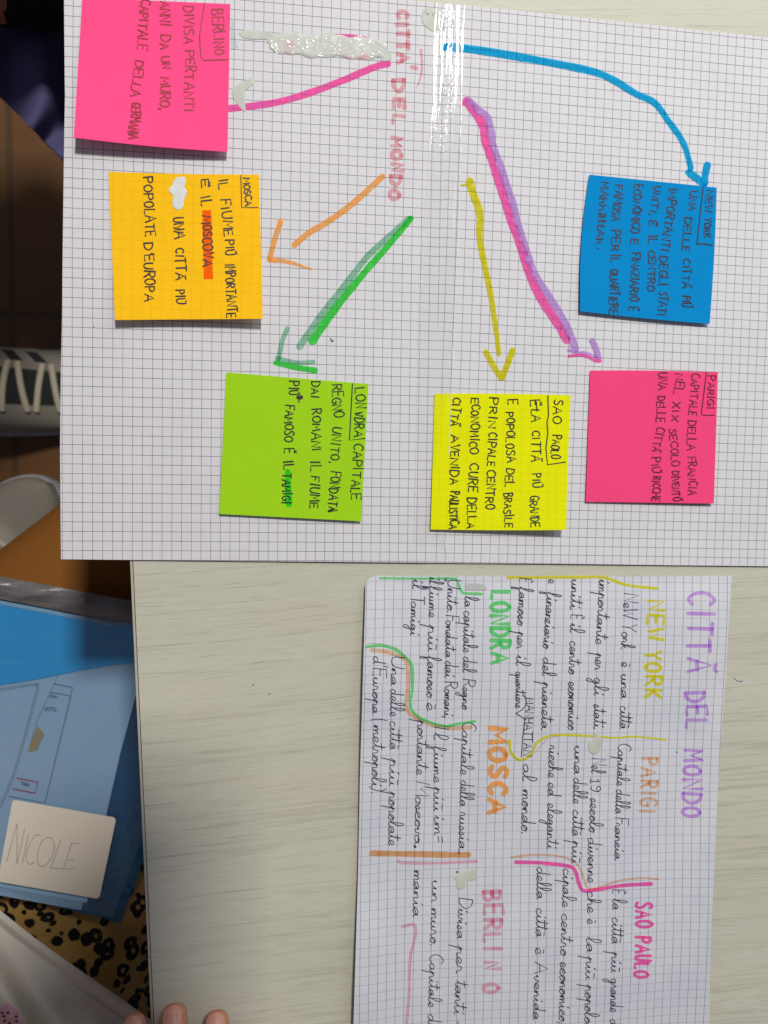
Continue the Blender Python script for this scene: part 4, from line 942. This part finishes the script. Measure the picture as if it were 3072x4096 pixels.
# leopard cloth over the lap
def leopard():
    t = NT('leopard_print'); o = t.obj()
    wv = t.n('ShaderNodeVectorMath', operation='ADD', i={0: o, 1: t.n('ShaderNodeVectorMath', operation='SCALE', i={0: t.n('ShaderNodeTexNoise', i={'Vector': o, 'Scale': 70.0, 'Detail': 2.0}).outputs[1], 'Scale': 0.0055}).outputs[0]}).outputs[0]
    v1 = t.n('ShaderNodeTexVoronoi', feature='F1', i={'Vector': wv, 'Scale': 88.0, 'Randomness': 0.8}).outputs['Distance']
    big = t.noise(t.mapping(wv, loc=(5, 3, 1)), 150.0, 1)
    ring = t.math('MULTIPLY', t.ramp(v1, [(0.17, 0.0), (0.21, 1.0), (0.45, 1.0), (0.49, 0.0)]), t.ramp(big, [(0.25, 0.0), (0.28, 1.0)]))
    v2 = t.n('ShaderNodeTexVoronoi', feature='F1', i={'Vector': t.mapping(wv, loc=(.4, .7, .2)), 'Scale': 80.0, 'Randomness': 1.0}).outputs['Distance']
    dots = t.ramp(v2, [(0.17, 1.0), (0.20, 0.0)])
    m = t.math('MAXIMUM', ring, dots)
    c = t.mix(t.noise(o, 20.0, 3), (0.52, 0.32, 0.095), (0.40, 0.24, 0.075))
    c = t.mix(m, c, (0.008, 0.007, 0.006))
    return t.done(t.bsdf(c, 0.65, 0.25, t.bump(t.noise(o, 35.0, 2), 0.4, 0.006)))
def leo(s, tt):
    p = bil([(-300, 3330), (900, 3180), (980, 4420), (-300, 4420)], s, tt)
    d1 = (p[0] * .78 + p[1] * .62)
    z = -0.150 + 0.004 * math.sin(d1 / 60.0) * smoothstep(-200, 300, p[0]) - 0.00000012 * (p[0] - 250) ** 2 + 0.005 * math.sin(p[1] / 130.0 + p[0] / 210.0)
    return P(p[0], p[1], z)
solid(patch('leopard_skirt', leo, 60, 60, leopard(), person), 0.0012)
# pale top with a turned hem
SH = (lambda t: t.done(t.bsdf(t.mix(t.noise(t.obj(), 14.0, 3), (0.70, 0.66, 0.575), (0.58, 0.545, 0.475)), 0.85, 0.1, t.bump(t.noise(t.obj(), 900.0, 2), 0.35, 0.0008))))(NT('pale_cotton'))
def shirt(s, tt):
    hx, hy = -260 + s * 1010, 3408 + s * 812 + 24 * math.sin(s * 5)
    nx, ny = -0.63, 0.78
    d = tt ** 1.3 * 1100
    px, py = hx + nx * d, hy + ny * d
    z = -0.112 + 0.055 * smoothstep(0, 900, d)
    q = (px * 0.84 - py * 0.54)
    z += (0.010 * math.sin(q / 62.0 + 1.3) + 0.006 * math.sin(q / 31.0 + py / 240.0)) * smoothstep(60, 260, d) + 0.004 * math.sin(px / 70.0 - py / 45.0) * smoothstep(120, 400, d)
    z += 0.0030 * math.exp(-((d - 22) / 18.0) ** 2) - 0.002 * math.exp(-((d - 52) / 9.0) ** 2)
    return P(px, py, z)
shirt_o = patch('shirt', shirt, 80, 90, SH, person); solid(shirt_o, 0.0015)
SEQ = plain('pink_sequin', (0.58, 0.30, 0.34), 0.4, 0.5, 400, .6)
def seq(s, tt):
    a = s * 2 * math.pi; rr = tt * (56 + 7 * math.sin(a * 3) + 4 * math.sin(a * 7)); x, y = 32 + rr * math.cos(a), 4072 + rr * math.sin(a) * .9
    return P(x, y, -0.045 + 0.002 * (1 - tt * tt))
sq = patch('sequin_patch', seq, 24, 5, SEQ, shirt_o)
k = Ink(lambda x, y, e: P(x, y, -0.0425 + e), 0.0003)
for x, y in ((15, 4065), (32, 4050), (65, 4066), (18, 4083), (66, 4084), (38, 4092), (8, 4050)): k.stroke([(x - 2, y), (x + 3, y + 1)], 8)
k.build('sequin_dots', INK_BLACK, shirt_o)

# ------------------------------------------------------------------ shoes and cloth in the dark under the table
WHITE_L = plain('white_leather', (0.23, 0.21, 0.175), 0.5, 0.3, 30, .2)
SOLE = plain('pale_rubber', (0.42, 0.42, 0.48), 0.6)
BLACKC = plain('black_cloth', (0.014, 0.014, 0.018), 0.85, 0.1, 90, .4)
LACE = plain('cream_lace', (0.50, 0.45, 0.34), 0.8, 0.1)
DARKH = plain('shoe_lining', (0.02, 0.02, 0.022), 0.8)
def sneaker(parent, heel, ang, stripes, L=0.25):
    """low trainer: sole, upper, stripes, laces; heel = point on the floor, ang = heading of the toe"""
    ca, sa = math.cos(ang), math.sin(ang)
    def w(x, y, z): return Vector((heel[0] + x * ca - y * sa, heel[1] + x * sa + y * ca, heel[2] + z))
    def half(u): return 0.047 * (0.70 + 0.35 * math.sin(math.pi * min(1, u * 0.62 + .25))) * math.sqrt(max(0.0, 1 - max(0, (u - .72) / .28) ** 2.4)) * math.sqrt(min(1, u / .06 + .35))
    def top(u): return 0.030 + 0.062 * smoothstep(.75, .32, u)
    def upper(u, v):
        a = (v - .5) * math.pi; h = half(u) + 1e-4
        return w(u * L, h * math.sin(a), 0.022 + (top(u) - 0.004) * max(0, math.cos(a)) ** .55)
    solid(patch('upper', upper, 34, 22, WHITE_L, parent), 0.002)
    n = 40; v = []; f = []
    out = [(i / n, half(i / n) + .004) for i in range(n + 1)]
    ring = [(u * L * 1.02 - .003, h) for u, h in out] + [(u * L * 1.02 - .003, -h) for u, h in reversed(out)]
    for z in (0, .024): v += [w(x, y, z) for x, y in ring]
    m = len(ring)
    f = [tuple(range(m)), tuple(reversed(range(m, 2 * m)))] + [(i + m, (i + 1) % m + m, (i + 1) % m, i) for i in range(m)]
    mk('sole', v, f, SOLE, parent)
    def collar(u, v_):
        a = u * 2 * math.pi; r = .75 + .25 * v_
        return w(.055 + .05 * math.cos(a) * r, .031 * math.sin(a) * r, .100 + .006 * math.sin(v_ * math.pi))
    patch('collar', collar, 24, 4, DARKH, parent)
    def tube(name, pts, r, mat):
        vv = []; ff = []
        for i, p in enumerate(pts):
            d = (pts[min(i + 1, len(pts) - 1)] - pts[max(i - 1, 0)]).normalized(); a = d.cross(Vector((0, 0, 1))).normalized(); b = a.cross(d)
            for q in range(6): vv.append(p + a * (r * math.cos(q * math.pi / 3)) + b * (r * .6 * math.sin(q * math.pi / 3)))
        for i in range(len(pts) - 1):
            for q in range(6): ff.append((i * 6 + q, i * 6 + (q + 1) % 6, (i + 1) * 6 + (q + 1) % 6, (i + 1) * 6 + q))
        mk(name, vv, ff, mat, parent, smooth=True)
    if not stripes:
        for us in (.74, .80): patch('seam', lambda u_, v_: upper(us + .010 * u_ - .05 * (2 * v_ - 1) ** 2, .12 + .76 * v_) + Vector((0, 0, .0012)), 2, 16, METAL, parent)
    if stripes: solid(patch('tongue', lambda u_, v_: upper(.36 + .36 * u_, .36 + .28 * v_) + Vector((0, 0, .0022)), 10, 6, DARKH, parent), .001)
    for q in range(5):
        u = .40 + q * .062
        pts = [upper(u + .03 * (i / 10 - .5) * (1 if q % 2 else -1), .30 + .40 * i / 10) + Vector((0, 0, .004)) for i in range(11)]
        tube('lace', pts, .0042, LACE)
    if stripes:
        for sd in (0.84,):
            for q in range(3):
                u = .34 + q * .09
                def st(s, t_):
                    vv = sd + (.13 if sd < .5 else -.13) * t_
                    p = upper(u + s * .045 + t_ * .05, vv); return p + Vector((0, 0, .0012)) + (p - w((u) * L, 0, .03)).normalized() * .0015
                patch('stripe', st, 3, 8, DARKH, parent)
# neighbour's black trouser leg with a striped trainer
an = P(60, 1590, FZ)
p2 = empty('person', (an.x, an.y, FZ)); tag(p2, 'person in navy jacket, black trousers and striped trainer beyond the poster\'s left edge', 'person')
shoe = empty('trainer', (0, 0, 0)); shoe.parent = p2
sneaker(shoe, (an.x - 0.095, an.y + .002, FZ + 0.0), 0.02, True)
skin_mesh('leg', [((an.x - .04, an.y, FZ + .06), .026), ((an.x - .075, an.y + .01, FZ + .22), .034), ((an.x - .16, an.y + .03, FZ + .40), .045)], [(0, 1), (1, 2)], SKIN, p2, 2)
skin_mesh('trousers', [((an.x - .034, an.y + .006, FZ + .10), .054), ((an.x - .07, an.y + .012, FZ + .20), .062), ((an.x - .16, an.y + .03, FZ + .40), .075)], [(0, 1), (1, 2)], BLACKC, p2, 2)
# other pale trainer
pt = P(185, 1985, FZ); ph = P(-260, 2420, FZ); ang = math.atan2(pt.y - ph.y, pt.x - ph.x)
tp = P(235, 1940, FZ); heel = (tp.x - math.cos(ang) * .25, tp.y - math.sin(ang) * .25, FZ)
tr = empty('trainer', heel); tag(tr, 'plain pale trainer with cream laces on floor beside the brown knee', 'shoe')
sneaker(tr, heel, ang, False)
# the neighbour's body and navy jacket; unseen torso added to shade the floor
NAVY = plain('navy_cotton', (0.10, 0.088, 0.20), 0.9, 0.1, 40, .35)
bj = [((-0.30, 0.48, -0.20), .11), ((-0.27, 0.48, 0.0), .10), ((-0.25, 0.48, 0.20), .115), ((-0.24, 0.48, 0.33), .05), ((-0.22, 0.48, 0.43), .085),
      ((-0.20, 0.43, -0.22), .06), ((-0.02, 0.44, -0.23), .05), ((0.0, 0.44, -0.58), .035)]
skin_mesh('body', bj, [(0, 1), (1, 2), (2, 3), (3, 4), (0, 5), (5, 6), (6, 7)], SKIN, p2, 2)
skin_mesh('jacket', [((-0.30, 0.48, -0.17), .135), ((-0.27, 0.48, 0.0), .135), ((-0.25, 0.48, 0.20), .14), ((-0.24, 0.48, 0.29), .07), ((-0.18, 0.62, 0.16), .05), ((-0.02, 0.60, 0.04), .04)],
          [(0, 1), (1, 2), (2, 3), (2, 4), (4, 5)], NAVY, p2, 2)
skin_mesh('trousers', [((-0.30, 0.48, -0.22), .13), ((-0.20, 0.43, -0.225), .08), ((-0.02, 0.44, -0.235), .066), ((0.0, 0.44, -0.56), .055)], [(0, 1), (1, 2), (2, 3)], BLACKC, p2, 2)
def navy(s, tt):
    p = bil([(-160, 60), (520, 60), (520, 900), (-160, 230)], s, tt)
    q = p[0] * .55 + p[1] * .25
    z = -0.30 + 0.012 * math.sin(q / 22.0 + math.sin(p[1] / 90.0) * 1.2) + 0.02 * math.sin(p[0] / 95.0 + .6) - .00005 * max(0, 250 - p[1])
    return P(p[0], p[1], z)
solid(patch('jacket_hem', navy, 50, 50, NAVY, p2), 0.002)
